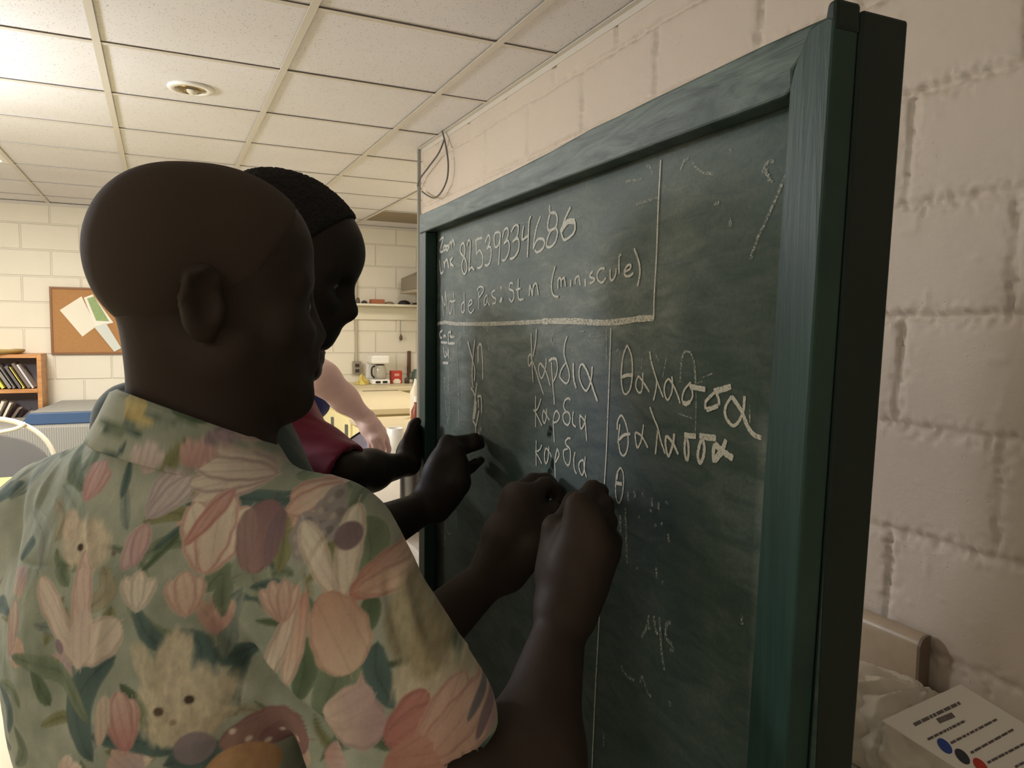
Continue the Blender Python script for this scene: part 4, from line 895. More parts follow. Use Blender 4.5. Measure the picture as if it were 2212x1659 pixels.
def torso_prims(S, J, g=0.0, low=True):
    f, l, u = J['fr']
    for c, r in J['torso']: S.ell(c, np.array(r)+g, [f, l, u], .05)
    for a, b, ra, rb in J['torso_c']: S.cone(a, b, ra+g, rb+g, .05)
def legs_prims(S, J, g=0.0):
    for s in ('L', 'R'):
        S.cone(J['hip'+s], J['kn'+s], .078+g, .056+g, .05); S.cone(J['kn'+s], J['an'+s], .056+g, .040+g, .03)
    S.ell((J['hipL']+J['hipR'])/2+UP*.06, np.array((.105, .15, .12))+g, list(J['fr']), .06)
def shoes(J, parent, m, fdir):
    for s in ('L', 'R'):
        a = J['an'+s].copy(); a[2] = 0; S = SDF(a-np.array([.32, .32, .02]), a+np.array([.32, .32, .16]), .006)
        S.cone(a-fdir*.03+UP*.045, a+fdir*.13+UP*.040, .042, .046, .02); S.cone(a+UP*.05, a+UP*.10, .042, .045, .03)
        S.plane((0, 0, .002), (0, 0, -1), a-.4, a+.4)
        V, Fq = S.mesh(1); np_mesh('shoe', V, Fq, m, parent)
M_SHOE = mat('black_shoe_leather', srgb(30, 28, 28), .45)
def stand(J, c, fr, w=.10, hipz=.90):
    """legs for a standing figure around floor point c"""
    f, l, u = fr; fl = nrm([f[0], f[1], 0]); ll = np.cross(UP, fl); c = np.array([c[0], c[1], 0.])
    for s, q in (('L', 1), ('R', -1)):
        J['hip'+s] = c+ll*q*w*.85+UP*hipz; J['kn'+s] = c+ll*q*w+fl*.02+UP*.49; J['an'+s] = c+ll*q*w*1.05-fl*.02*q+UP*.08
    return fl

# ================================================================== person in the floral shirt
p1 = empty('person', tuple(np.array([*P(400, 1150, .69)[:2], 0])), 'person in a pastel floral short-sleeved shirt writing on the chalkboard, seen from behind', 'person')
SK1 = skin('deep_brown_skin', (63, 53, 47), .6, .2)
J = {}; J['fr'] = facing(52)
h1 = P(443, 656, .665); hf1 = facing(37, 0); HS1 = .98
wrR, elR, shR = P(1213, 1345, .735), P(1092, 1850, .575), P(705, 1200, .645)
wrL, elL, shL = P(1067, 1237, .945), P(770, 1510, .90), P(230, 1150, .79)
J['torso'] = [(P(395, 1190, .70), (.075, .125, .11)), (P(392, 1420, .70), (.085, .135, .15)), (P(385, 1800, .73), (.085, .125, .20))]
J['torso_c'] = [(P(480, 1110, .68), shR, .040, .042), (P(330, 1110, .71), P(150, 1165, .76), .040, .042), (P(425, 930, .68), P(405, 1110, .70), .050, .07)]
fl1 = stand(J, P(392, 1420, .74), J['fr'], .10, .86)
lo, hi = np.array([-.42, .28, -.02]), np.array([.56, 1.28, 1.72])
S = SDF(lo, hi, .004)
torso_prims(S, J); legs_prims(S, J)
S.cone(P(446, 985, .685), h1-hf1[0]*.012-hf1[2]*.035, .060, .056, .03)
Sh = SDF(lo, hi, .004)
head_prims(S, h1, hf1, HS1, nose=.95, lips=.97, jaw=1.0, ear=.012)
for sh, el, wr in ((shR, elR, wrR), (shL, elL, wrL)):
    S.cone(sh, el, .044, .041, .03); S.cone(el, el+(wr-el)*.35, .042, .044, .03); S.cone(el+(wr-el)*.35, wr, .043, .0245, .03)
m_ = [P(1250, 1094, .745), P(1272, 1124, .738), P(1284, 1156, .733), P(1292, 1190, .728)]
hand(S, wrR, m_, [[P(1280, 1057, .785), P(1296, 1062, .815), onb(1294, 1078, -.010)], [P(1304, 1089, .778), P(1308, 1098, .808), P(1290, 1110, .812)],
     [P(1314, 1126, .770), P(1314, 1134, .80), P(1290, 1140, .80)], [P(1326, 1168, .757), P(1326, 1174, .785), P(1300, 1182, .785)]],
     [P(1192, 1240, .770), P(1208, 1140, .800), P(1240, 1084, .818), P(1286, 1066, .832)], rw=.027, rk=.0135, rf=.0095)
S.cone(P(1308, 1196, .742), P(1240, 1320, .738), .0155, .022, .012)
S.cone(P(1200, 1140, .775), P(1200, 1290, .755), .015, .018, .02)
m_ = [P(1126, 1078, .925), P(1110, 1068, .945), P(1102, 1082, .965), P(1100, 1105, .98)]
hand(S, wrL, m_, [[P(1176, 1046, .955), P(1202, 1062, .975), onb(1206, 1084, -.012)], [P(1150, 1038, .985), P(1180, 1036, 1.0), onb(1196, 1050, -.012)],
     [P(1140, 1048, 1.0), P(1165, 1056, 1.01), onb(1180, 1070, -.012)], [P(1135, 1080, 1.0), P(1158, 1090, 1.01), onb(1172, 1098, -.012)]],
     [P(1110, 1215, .93), P(1152, 1175, .925), P(1180, 1130, .94), P(1198, 1096, .955)], rw=.027, rk=.0135, rf=.0095)
S.cone(P(1128, 1085, .935), P(1178, 1118, .95), .021, .016, .014); S.cone(P(1135, 1120, .935), P(1178, 1140, .945), .022, .016, .014); S.cone(P(1140, 1190, .935), P(1100, 1240, .945), .022, .022, .02)
V, Fq = S.mesh(2)
body1 = np_mesh('body', V, Fq, SK1, p1)
eyes(h1, hf1, HS1, p1)
scalp('hair', h1, hf1, HS1, p1, mat('flare_lifted_hair', srgb(74, 64, 57), .85, bump=(700, .4, .0015), spec=.2), .0009, low=-.006)  # hair colour lifted to stand in for lens flare over the head
tag(MB().tube([onb(1296, 1070, PB+.001), onb(1290, 1076, PB+.02), P(1276, 1082, .80)], .0046, 10).build('chalk_stick', mat('chalk_stick_white', srgb(228, 226, 216), .9), smooth=True), 'white chalk stick in the near hand that writes the big letters', 'chalk')

# shirt
SHIRT_D = .62
def uv(X): q = X-EYE; return 1106+FPX*(q @ CAM_R)/SHIRT_D, 829.5-FPX*(q @ CAM_U)/SHIRT_D
def px_of(X): q = X-EYE; z = q @ CAM_F; return 1106+FPX*(q @ CAM_R)/z, 829.5-FPX*(q @ CAM_U)/z, z
lo, hi = np.array([-.46, .26, .78]), np.array([.46, 1.16, 1.50])
S = SDF(lo, hi, .0031)
f, l, u = J['fr']; FR = [f, l, u]
S.ell(P(395, 1190, .69), (.098, .155, .125), FR, 0)
S.ell(P(325, 1370, .69), (.115, .170, .170), FR, .05)
S.ell(P(385, 1800, .700), (.115, .150, .22), FR, .06)
S.cone(P(480, 1118, .665), P(690, 1212, .640), .046, .056, .04)
S.cone(P(330, 1095, .695), P(140, 1140, .735), .052, .056, .04)
S.cone(P(425, 985, .68), P(405, 1090, .69), .064, .085, .04)
S.cone(P(140, 1140, .735), P(110, 1330, .84), .058, .060, .05)
S.cone(P(695, 1200, .640), P(855, 1580, .60), .060, .072, .04)
S.cone(P(695, 1212, .640), P(905, 1560, .60), .050, .057, .04)
ax = nrm(P(985, 1640, .59)-P(720, 1200, .640)); endp = P(1000, 1640, .592)
box_ = (P(900, 1700, .58)-.20, P(900, 1700, .58)+.20)
S.plane(endp, nrm(ax*.86-UP*.34+CAM_R*.36), np.minimum(*[P(x, y, d) for x, y, d in ((800, 1560, .50), (1200, 1900, .66))])-.02, np.maximum(*[P(x, y, d) for x, y, d in ((800, 1560, .50), (1200, 1900, .66))])+.02)
S.cone(P(850, 1500, .605), P(930, 1740, .58), .050, .070, .0, 'sub')
S.plane((0, 0, .80), (0, 0, -1), lo-.1, hi+.1)
V, Fq = S.mesh(3)
NV = vnormals(V, Fq)
U_, V_ = uv(V); PX, PY, PZ = px_of(V)
def seg_dist(x, y, pts):
    best = np.full(x.shape, 1e9); tt = np.zeros(x.shape); n = len(pts)-1
    for i in range(n):
        a = np.array(pts[i], float); b = np.array(pts[i+1], float); ab = b-a; L2 = ab @ ab
        t = np.clip(((x-a[0])*ab[0]+(y-a[1])*ab[1])/L2, 0, 1); d = np.hypot(x-a[0]-t*ab[0], y-a[1]-t*ab[1])
        m = d < best; best = np.where(m, d, best); tt = np.where(m, (i+t)/n, tt)
    return best, tt
front = (NV @ CAM_F) < .2
# map traced pixels to the cloth's own print coordinates by the surface point seen there
vis = np.where(front)[0]; cellk = {}
for i in vis[np.argsort(PZ[vis])]:
    cellk.setdefault((int(PX[i]//10), int(PY[i]//10)), i)
def cloth(x, y):
    for r in range(0, 14):
        for a in range(-r, r+1):
            for b in range(-r, r+1):
                if max(abs(a), abs(b)) == r and (int(x//10)+a, int(y//10)+b) in cellk:
                    i = cellk[(int(x//10)+a, int(y//10)+b)]; return U_[i]+(x-PX[i])*PZ[i]/SHIRT_D, V_[i]+(y-PY[i])*PZ[i]/SHIRT_D
    return x, y
disp = np.zeros(len(V))
for pts, A, wd_ in [([(470, 1330), (520, 1400), (600, 1490), (680, 1570), (730, 1700)], -.022, 26), ([(505, 1350), (580, 1425), (680, 1500), (760, 1570)], .010, 34),
                    ([(240, 1240), (225, 1330), (205, 1450)], .004, 12), ([(190, 1120), (200, 1230)], .004, 8), ([(60, 1010), (30, 1120), (20, 1260)], -.004, 18), ([(120, 1000), (70, 1100)], .004, 14),
                    ([(840, 1240), (850, 1330), (880, 1420)], -.004, 12), ([(865, 1250), (885, 1340), (915, 1420)], .005, 12), ([(890, 1230), (915, 1320)], -.003, 9),
                    ([(905, 1440), (1000, 1425)], .004, 8), ([(240, 960), (330, 960), (440, 945), (560, 960)], -.006, 14), ([(560, 1380), (520, 1480), (470, 1620)], -.004, 22),
                    ([(90, 1300), (110, 1450), (150, 1640)], -.005, 26), ([(330, 1260), (320, 1400), (350, 1640)], .004, 30), ([(640, 1270), (690, 1180), (770, 1085)], -.0022, 6), ([(30, 1212), (180, 1225), (330, 1250)], -.0022, 5)]:
    pts = [cloth(*q) for q in pts]; dd, tt = seg_dist(U_, V_, pts); disp += A*np.exp(-(dd/wd_)**2)*np.sin(np.clip(tt*.9+.05, 0, 1)*math.pi)**.5
disp += .006*(fbm(U_/150+3, V_/240, 5)-.5)+.003*(fbm(U_/45, V_/80, 8)-.5)
disp *= np.where(front, 1, .35)
V = V+NV*disp[:, None]
# the printed cloth: tulips, buds, leaves and furry cream animals on sage green
def shade(c): return np.array(c, float)
PR = None
def paint(mask, c, idx=slice(None)):
    mask = np.clip(mask, 0, 1)[:, None]; PR[idx] = PR[idx]*(1-mask)+np.asarray(c, float)*mask
def soft(x, w=.18): return np.clip(.5-x/w, 0, 1)
def make_print(UA, VA):
    global PR
    U, Vv = UA, VA; n1 = fbm(U/130, Vv/150, 11); n2 = fbm(U/40+5, Vv/46, 12)
    def near(cx, cy, R): return np.where((np.abs(UA-cx) < R) & (np.abs(VA-cy) < R))[0]
    PR = np.stack([150+42*(n1-.5)+34*(n2-.5), 158+36*(n1-.5)+30*(n2-.5), 138+36*(n1-.5)+28*(n2-.5)], 1)
    def leaf(pts, w, c, c2=None, raw=False):
        p = catmull([(*(q if raw else cloth(*q)), 0) for q in pts], 5); pa = np.array(p); mc = (pa.max(0)+pa.min(0))/2; I = near(mc[0], mc[1], (pa.max(0)-pa.min(0)).max()/2+w+12)
        if not len(I): return
        U, Vv = UA[I], VA[I]; d, t = seg_dist(U, Vv, [(a, b) for a, b, _ in p])
        ww = w*np.sin(np.clip(t*.97+.015, 0, 1)*math.pi)**.75; m = soft((d-ww)/6, 1)
        k = (fbm(U/14, Vv/60, 33)-.5)*.5+(d/max(w, 1)-.4)*.35
        paint(m, np.clip(np.asarray(c)[None]*(1+.45*k[:, None]), 0, 255), I); paint(soft((d-1.2)/2, 1)*m*.5, np.asarray(c2 if c2 else [q*.68 for q in c]), I); paint(soft((np.abs(d-ww)-1)/3, 1)*.35*(ww > 3), np.asarray([q*.66 for q in c]), I)
    def petal(cx, cy, ang, L, w, tip, base, edge=None, raw=False, a=1.0):
        if not raw: cx, cy = cloth(cx, cy)
        I = near(cx, cy, L*1.15+w+12)
        if not len(I): return
        U, Vv = UA[I], VA[I]; ca, sa = math.cos(ang), math.sin(ang); x = (U-cx)*ca+(Vv-cy)*sa; y = -(U-cx)*sa+(Vv-cy)*ca
        t = x/L; ww = w*np.sqrt(np.clip(t*(1.02-t)*4, 0, 1))*(.75+.35*np.clip(t, 0, 1)); wob = 1+.035*np.sin(x*.16+cx)
        ins = (np.abs(y)-ww*wob)/5; m = np.where((t > -.05) & (t < 1.1), soft(ins, 1), 0)*a
        g = np.clip(t+.25*(fbm(x/30+cx, y/5+cy, 44)-.5), 0, 1)[:, None]; c = np.asarray(base)*(1-g)+np.asarray(tip)*g
        paint(m, c, I)
        if edge is not None: paint(m*np.clip(1-np.abs(ins+.8)/1.1, 0, 1)*.7, edge, I)
        rib = np.exp(-(np.mod(y+.15*x, w*.7)-w*.35)**2/6.0)*m; paint(rib*.24, np.asarray(base)*.74, I)
    def tulip(cx, cy, ang, L, w, tip, base, edge, n=3, spread=.42, raw=False):
        if not raw: cx, cy = cloth(cx, cy)
        for k in sorted(range(n), key=lambda k: -abs(k-(n-1)/2)):
            o = (k-(n-1)/2)/max((n-1)/2, 1); petal(cx, cy, ang+o*spread, L*(1-.10*abs(o)), w*(1-.12*abs(o)), tip, base, edge, True)
    def fur(cx, cy, rx, ry, c, ang=0):
        cx, cy = cloth(cx, cy); ca, sa = math.cos(ang), math.sin(ang); x = (U-cx)*ca+(Vv-cy)*sa; y = -(U-cx)*sa+(Vv-cy)*ca
        r = np.hypot(x/rx, y/ry)+.35*(fbm(U/9, Vv/26, 55)-.5); k = fbm(U/7, Vv/18, 57)
        paint(soft(r-1, .35)*.92, np.clip(np.asarray(c)[None]*(.86+.26*k[:, None]), 0, 255))
    def dot(cx, cy, r, c, a=1.0):
        cx, cy = cloth(cx, cy); paint(soft((np.hypot(U-cx, Vv-cy)-r)/4, 1)*a, c)
    G, OL, TE, DG = (106, 124, 94), (126, 128, 82), (68, 94, 90), (76, 98, 68)
    CR, PK, PE, LI, RO = (222, 206, 186), (206, 152, 142), (204, 166, 144), (172, 150, 158), (176, 104, 96)
    rg = random.Random(4)
    for _ in range(170):                                             # scattered undergrowth
        cx, cy = rg.uniform(-300, 1250), rg.uniform(820, 2300); a = rg.uniform(0, 6.28); L = rg.uniform(70, 150)
        leaf([(cx, cy), (cx+L*.5*math.cos(a)+16, cy+L*.5*math.sin(a)), (cx+L*math.cos(a+.4), cy+L*math.sin(a+.4))], rg.uniform(5, 20), rg.choice([G, OL, TE, DG, (104, 120, 96), (120, 134, 124), (150, 142, 112)]), raw=True)
    for _ in range(34):
        cx, cy = rg.uniform(-300, 1250), rg.uniform(830, 2300)
        tulip(cx, cy, rg.uniform(0, 6.28), rg.uniform(45, 80), rg.uniform(15, 26), rg.choice([CR, PE, (196, 178, 170)]), rg.choice([PK, PE, LI]), None, 3, raw=True)
    leaf([(400, 1092), (500, 1078), (600, 1082), (640, 1066)], 17, TE); leaf([(620, 1080), (560, 1120), (480, 1140)], 5, TE)
    leaf([(600, 1100), (612, 1160), (598, 1240)], 20, OL); leaf([(310, 1128), (360, 1108), (410, 1116)], 16, OL); leaf([(330, 1190), (380, 1150), (430, 1120)], 8, TE); leaf([(300, 1240), (350, 1190), (400, 1140)], 6, DG)
    leaf([(245, 1420), (190, 1470), (165, 1530), (175, 1590), (200, 1640)], 34, TE); leaf([(385, 1362), (430, 1390), (440, 1450), (480, 1500), (505, 1530)], 22, TE); leaf([(520, 1430), (500, 1480), (505, 1530)], 16, TE)
    leaf([(815, 1390), (812, 1450), (850, 1530)], 24, TE); leaf([(690, 1340), (740, 1400), (720, 1480), (690, 1560)], 40, G); leaf([(800, 1280), (790, 1340), (720, 1400)], 22, DG)
    leaf([(440, 1280), (480, 1240), (470, 1340)], 22, G); leaf([(500, 1250), (540, 1240), (560, 1290)], 40, (140, 152, 128)); leaf([(20, 1420), (120, 1460), (190, 1560)], 22, G); leaf([(260, 1480), (310, 1540), (330, 1590)], 20, DG)
    leaf([(200, 1590), (290, 1600), (380, 1620)], 24, TE); leaf([(360, 1650), (440, 1630), (520, 1659)], 30, TE); leaf([(780, 1120), (800, 1180), (790, 1260)], 30, G); leaf([(130, 1050), (160, 1100), (150, 1170)], 22, (142, 156, 140)); leaf([(620, 1350), (660, 1430), (650, 1500)], 26, DG)
    leaf([(740, 1500), (770, 1560), (850, 1620)], 18, DG); leaf([(540, 1270), (600, 1265), (640, 1310)], 10, TE); leaf([(240, 1310), (230, 1380)], 12, OL); leaf([(60, 1100), (90, 1160), (80, 1240)], 26, (138, 148, 134)); leaf([(640, 1025), (700, 1015), (760, 1055)], 22, (120, 140, 112))
    tulip(600, 1024, 3.20, 165, 26, CR, (196, 178, 164), (150, 116, 116), 4, .34); tulip(740, 1045, 2.55, 105, 26, PE, CR, RO, 4, .42); tulip(440, 1240, -1.45, 150, 38, (226, 212, 190), (214, 186, 166), RO, 3, .40)
    petal(395, 1180, -.95, 120, 18, (206, 160, 148), (200, 140, 130), RO)
    petal(545, 1240, -1.45, 135, 47, (128, 92, 96), (152, 112, 110), (110, 84, 92)); petal(525, 1230, -1.6, 110, 22, (150, 118, 114), (140, 104, 104)); petal(575, 1225, -1.4, 105, 18, (116, 88, 100), (132, 100, 104))
    for a, b in [(650, 1190), (668, 1160), (690, 1130), (660, 1130), (700, 1100), (722, 1075), (680, 1185), (705, 1150), (728, 1110), (645, 1160)]: dot(a, b, 21, (146, 136, 134), .9); dot(a+6, b-5, 8, (108, 100, 102), .7); dot(a-8, b+4, 6, (176, 166, 158), .7)
    petal(262, 1232, -1.15, 88, 24, (214, 190, 178), (190, 156, 154), (168, 128, 134)); petal(285, 1225, -1.4, 78, 20, (206, 168, 162), (192, 150, 150), (160, 120, 128))
    tulip(180, 1082, -1.3, 82, 21, (204, 166, 158), (196, 146, 142), (180, 128, 128), 3, .34); tulip(318, 1118, -1.0, 100, 22, (206, 190, 186), (190, 172, 172), (158, 140, 148), 4, .36); tulip(405, 1012, -1.2, 62, 17, (210, 168, 160), (196, 140, 134), None, 3, .5); tulip(310, 1022, -1.3, 66, 20, (212, 196, 186), (200, 176, 168), None, 3)
    fur(185, 1178, 58, 50, (212, 194, 166)); fur(150, 1140, 22, 34, (206, 186, 160), -.4); dot(172, 1183, 7, (58, 44, 38)); dot(244, 1196, 5, (110, 96, 84))
    tulip(292, 1322, -1.57, 74, 19, CR, (206, 196, 176), (170, 156, 140), 3, .46); tulip(400, 1332, -1.65, 82, 24, (214, 186, 164), (206, 170, 150), (180, 130, 118), 3, .36)
    petal(168, 1440, -2.2, 190, 34, (216, 196, 176), (204, 184, 168), (176, 140, 132)); petal(172, 1442, -1.62, 215, 24, (216, 184, 170), (212, 186, 170), (176, 140, 132)); petal(165, 1432, -.75, 120, 40, (214, 198, 178), (204, 182, 164), (170, 144, 132)); petal(165, 1445, -1.45, 110, 26, (212, 186, 172), (214, 194, 176)); dot(122, 1400, 15, (120, 92, 112), .8); petal(15, 1420, -1.4, 120, 24, (206, 188, 172), (176, 132, 118), (150, 120, 112))
    petal(720, 1290, -2.05, 155, 26, (222, 212, 192), (216, 196, 176), (176, 150, 130)); petal(740, 1300, -1.55, 170, 27, (226, 216, 196), (214, 196, 174), (176, 150, 130)); petal(755, 1290, -.55, 120, 36, (210, 172, 150), (182, 116, 98), (168, 108, 96)); petal(770, 1275, -.15, 105, 28, (214, 188, 162), (200, 150, 128), (170, 118, 104))
    petal(700, 1280, 1.15, 150, 62, (208, 178, 150), (190, 140, 116), (172, 124, 104)); petal(660, 1280, 1.75, 170, 22, (214, 196, 172), (196, 132, 112), (168, 128, 112)); petal(640, 1300, 1.95, 165, 20, (220, 206, 186), (208, 180, 160), (160, 130, 118)); dot(752, 1158, 26, (104, 82, 92), .85); tulip(610, 1345, -1.7, 84, 18, (212, 182, 162), (200, 156, 136), (170, 126, 116), 4, .5)
    tulip(270, 1625, -1.62, 120, 26, (210, 178, 162), (190, 120, 116), (170, 110, 106), 3, .22); petal(215, 1610, -1.4, 100, 16, (204, 184, 164), (196, 170, 150))
    fur(405, 1510, 84, 70, (216, 200, 168)); fur(375, 1430, 32, 66, (212, 196, 164), .25); fur(320, 1440, 22, 54, (196, 184, 152), -.5); fur(390, 1570, 70, 40, (206, 190, 156)); dot(345, 1535, 9, (86, 70, 50)); dot(410, 1510, 9, (70, 54, 40)); dot(375, 1560, 6, (150, 120, 96), .7)
    petal(470, 1612, -.16, 190, 50, (140, 94, 90), (150, 108, 100), (120, 84, 84)); petal(560, 1600, -.2, 110, 36, (150, 96, 92), (134, 92, 92), (120, 84, 84))
    for a, b in [(498, 1585), (540, 1592), (580, 1597), (610, 1575), (640, 1600), (520, 1612)]: dot(a, b, 6, (220, 200, 180))
    dot(520, 1668, 62, (192, 140, 92)); dot(500, 1662, 34, (206, 156, 104), .6); dot(420, 1615, 34, (136, 120, 130), .9)
    petal(705, 1545, .05, 115, 46, (172, 138, 138), (206, 178, 158), (150, 120, 122)); petal(705, 1528, -.3, 95, 30, (186, 152, 148), (210, 182, 164))
    fur(920, 1480, 62, 56, (196, 182, 150)); fur(985, 1510, 50, 60, (190, 178, 148)); fur(880, 1330, 40, 70, (158, 146, 112)); fur(930, 1390, 40, 50, (150, 136, 100)); dot(1016, 1487, 9, (40, 32, 28))
    tulip(830, 1600, -.35, 110, 32, (190, 120, 108), (176, 104, 92), (150, 90, 84), 3, .4); tulip(900, 1640, -.55, 150, 42, (206, 170, 150), (196, 142, 124), (170, 116, 104), 3, .4); tulip(830, 1655, .1, 100, 34, (190, 130, 112), (178, 112, 98), None, 3); petal(1030, 1600, -1.1, 70, 12, (140, 110, 120), (120, 96, 110)); petal(1050, 1590, -.9, 60, 10, (190, 160, 160), (180, 140, 146)); petal(1010, 1560, -.9, 60, 10, (104, 100, 112), (112, 104, 112))
    dot(330, 885, 26, (206, 190, 120)); petal(310, 885, .3, 70, 20, (206, 188, 118), (196, 168, 96), (160, 140, 90)); petal(330, 890, -2.2, 50, 18, (214, 200, 140), (200, 176, 104)); petal(450, 950, -.35, 90, 24, (170, 150, 156), (150, 124, 136), (128, 108, 120)); petal(520, 920, .5, 60, 16, (206, 186, 176), (190, 160, 156))
    leaf([(250, 900), (280, 920), (300, 935)], 12, G); leaf([(400, 870), (440, 890), (480, 905)], 16, DG); leaf([(345, 880), (390, 910), (430, 905)], 10, (120, 136, 120))
    PR = PR*.84+np.array([156, 160, 148])*.16; PR = (PR+(PR.mean(1, keepdims=True)-PR)*.16)*1.13
    w = fbm(U/3.5, Vv/3.5, 91); PR *= (.965+.07*w)[:, None]
    q = np.clip(PR, 0, 255)/255; return np.where(q <= .04045, q/12.92, ((q+.055)/1.055)**2.4)
M_PRINT = mat_attr('floral_cotton', .85, bump=(500, .15, .001))
NV0, NF0 = V, Fq
# collar: stand and fall
cf, cl, cu = facing(36, 12); cc = P(424, 962, .672)
prof = [(-.004, -.040), (-.001, -.012), (.002, .006), (.006, .0085), (.010, .005), (.0140, -.016), (.0185, -.036), (.0165, -.0375), (.0115, -.018), (.007, -.004), (.003, -.030)]
nphi = 120; vv = []
for i in range(nphi):
    ph = math.radians(7)+(2*math.pi-math.radians(14))*i/(nphi-1); c_, s_ = math.cos(ph), math.sin(ph)
    rf_, rl_ = .064, .060
    rad = nrm(cf*c_*rl_+cl*s_*rf_)
    base = cc+cf*c_*rf_+cl*s_*rl_+cu*(.016-.014*c_); fl_ = .5+.5*max(0, c_)
    for a, b in prof: vv.append(base+rad*a*(1+.35*max(0, -c_))+cu*b*(1+.10*max(0, -c_)))
vv = np.array(vv); m = len(prof)
ff = [(i*m+j, (i+1)*m+j, (i+1)*m+(j+1) % m, i*m+(j+1) % m) for i in range(nphi-1) for j in range(m)]
cu_, cv_ = uv(vv)
# refine the collar strip so that its print stays crisp
def refine(vv, ff):
    vv = np.asarray(vv); ff = np.asarray(ff); e = {}; out = list(vv); nf = []
    def mid(a, b):
        k = (min(a, b), max(a, b))
        if k not in e: e[k] = len(out); out.append((vv[a]+vv[b])/2)
        return e[k]
    for a, b, c, d in ff:
        ab, bc, cd_2, da = mid(a, b), mid(b, c), mid(c, d), mid(d, a); o = len(out); out.append((vv[a]+vv[b]+vv[c]+vv[d])/4)
        nf += [(a, ab, o, da), (ab, b, bc, o), (o, bc, c, cd_2), (da, o, cd_2, d)]
    return np.array(out), np.array(nf)
RV, RF = refine(NV0, NF0); ru, rv = uv(RV); np_mesh('shirt', RV, RF, M_PRINT, p1, colors=make_print(ru, rv))
vv, ff = refine(vv, ff); vv, ff = refine(vv, ff)
cu_, cv_ = uv(vv); np_mesh('collar', vv, ff, M_PRINT, p1, colors=make_print(cu_, cv_))
S = SDF(np.array([-.42, .30, -.01]), np.array([.42, 1.16, 1.0]), .008)
legs_prims(S, J, .016); S.plane((0, 0, .985), (0, 0, 1), (-2, -2, -1), (2, 2, 2)); S.plane((0, 0, .05), (0, 0, -1), (-2, -2, -1), (2, 2, 2))
V, Fq = S.mesh(2); np_mesh('trousers', V, Fq, mat('dark_grey_trouser', srgb(46, 46, 52), .85, var=(60, .1)), p1)
shoes(J, p1, M_SHOE, fl1)

# ================================================================== person in the dark green shirt
def arm(S, sh, el, wr, a=.048, b=.040, w=.0245):
    S.cone(sh, el, a, b, .03); S.cone(el, el+(wr-el)*.35, b, b*1.04, .03); S.cone(el+(wr-el)*.35, wr, b*1.02, w, .03)
def relaxed_hand(S, wr, d, n, side, sc=1.0):
    """hanging hand: d towards the fingers, n out of the palm, side towards the thumb"""
    d, n, side = nrm(d), nrm(n), nrm(side); mc = [wr+d*.085*sc+side*q*sc for q in (.028, .010, -.009, -.026)]
    fg = [[m+d*.038*sc*L+n*.010, m+d*.062*sc*L+n*.026, m+d*.072*sc*L+n*.042] for m, L in zip(mc, (1, 1.1, 1.02, .85))]
    hand(S, wr, mc, fg, [wr+d*.025+side*.030, wr+d*.055+side*.048+n*.012, wr+d*.085+side*.050+n*.022], rw=.024)
def shirt_mesh(name, lo, hi, h, prims, cuts, m, parent, folds=.004, seed=1):
    S = SDF(lo, hi, h); prims(S); cuts(S); V, Fq = S.mesh(2); nn = vnormals(V, Fq)
    a = V @ nrm([.6, .5, .25]); b = V @ nrm([-.3, .4, .8])
    V = V+nn*((folds*2*(fbm(a*16, b*7, seed)-.5)+folds*.9*(fbm(a*45, b*22, seed+5)-.5))[:, None])
    return np_mesh(name, V, Fq, m, parent)

p2 = empty('person', tuple(np.array([*P(440, 1080, 1.10)[:2], 0])), 'person in a dark green top, head bowed, writing small letters beside the board frame', 'person')
SK2 = skin('very_dark_skin', (46, 39, 34), .55, .25)
J = {}; J['fr'] = facing(38, 8)
h2 = P(598, 577, 1.0); hf2 = facing(8, 17); HS2 = 1.0
shR, elR, wrR = P(520, 985, 1.13), P(700, 1205, 1.03), P(924, 1092, 1.185)
shL, elL, wrL = P(470, 1010, 1.36), P(560, 1240, 1.42), P(640, 1380, 1.36)
J['torso'] = [(P(440, 1090, 1.18), (.10, .16, .15)), (P(430, 1330, 1.18), (.10, .15, .20)), (P(430, 1620, 1.20), (.095, .14, .16))]
J['torso_c'] = [(P(480, 930, 1.14), shR, .05, .05), (P(470, 940, 1.18), shL, .05, .05)]
fl2 = stand(J, P(430, 1400, 1.20), J['fr'])
c = P(500, 800, 1.15); lo, hi = np.array([c[0]-.48, c[1]-.50, -.02]), np.array([c[0]+.42, c[1]+.42, 1.76])
S = SDF(lo, hi, .0048)
torso_prims(S, J); legs_prims(S, J)
S.cone(P(500, 850, 1.08), h2-hf2[0]*.02-hf2[2]*.03, .060, .053, .03)
head_prims(S, h2, hf2, HS2, nose=1.0, lips=1.0, jaw=1.0, lf=.66, fb=.013)
arm(S, shR, elR, wrR); arm(S, shL, elL, wrL)
m_ = [P(966, 956, 1.175), P(984, 975, 1.165), P(994, 1003, 1.16), P(994, 1036, 1.155)]
hand(S, wrR, m_, [[P(1004, 951, 1.20), P(1026, 946, 1.20), onb(1036, 950, -.014)], [P(1006, 968, 1.195), P(1026, 962, 1.195), onb(1038, 962, -.014)],
     [P(1008, 1012, 1.175), P(1026, 1002, 1.19), onb(1039, 994, -.014)], [P(1004, 1022, 1.18), P(1018, 1012, 1.195), onb(1030, 1003, -.014)]],
     [P(940, 1040, 1.20), P(968, 990, 1.215), P(1000, 962, 1.215), P(1024, 956, 1.21)], rw=.025, rk=.0125, rf=.0088)
S.cone(P(990, 1050, 1.155), P(945, 1098, 1.175), .016, .021, .02); S.cone(P(955, 1000, 1.18), P(930, 1070, 1.185), .019, .021, .02)
relaxed_hand(S, wrL, P(660, 1480, 1.34)-wrL, BN*-1, RH)
V, Fq = S.mesh(2); np_mesh('body', V, Fq, SK2, p2)
eyes(h2, hf2, HS2, p2)
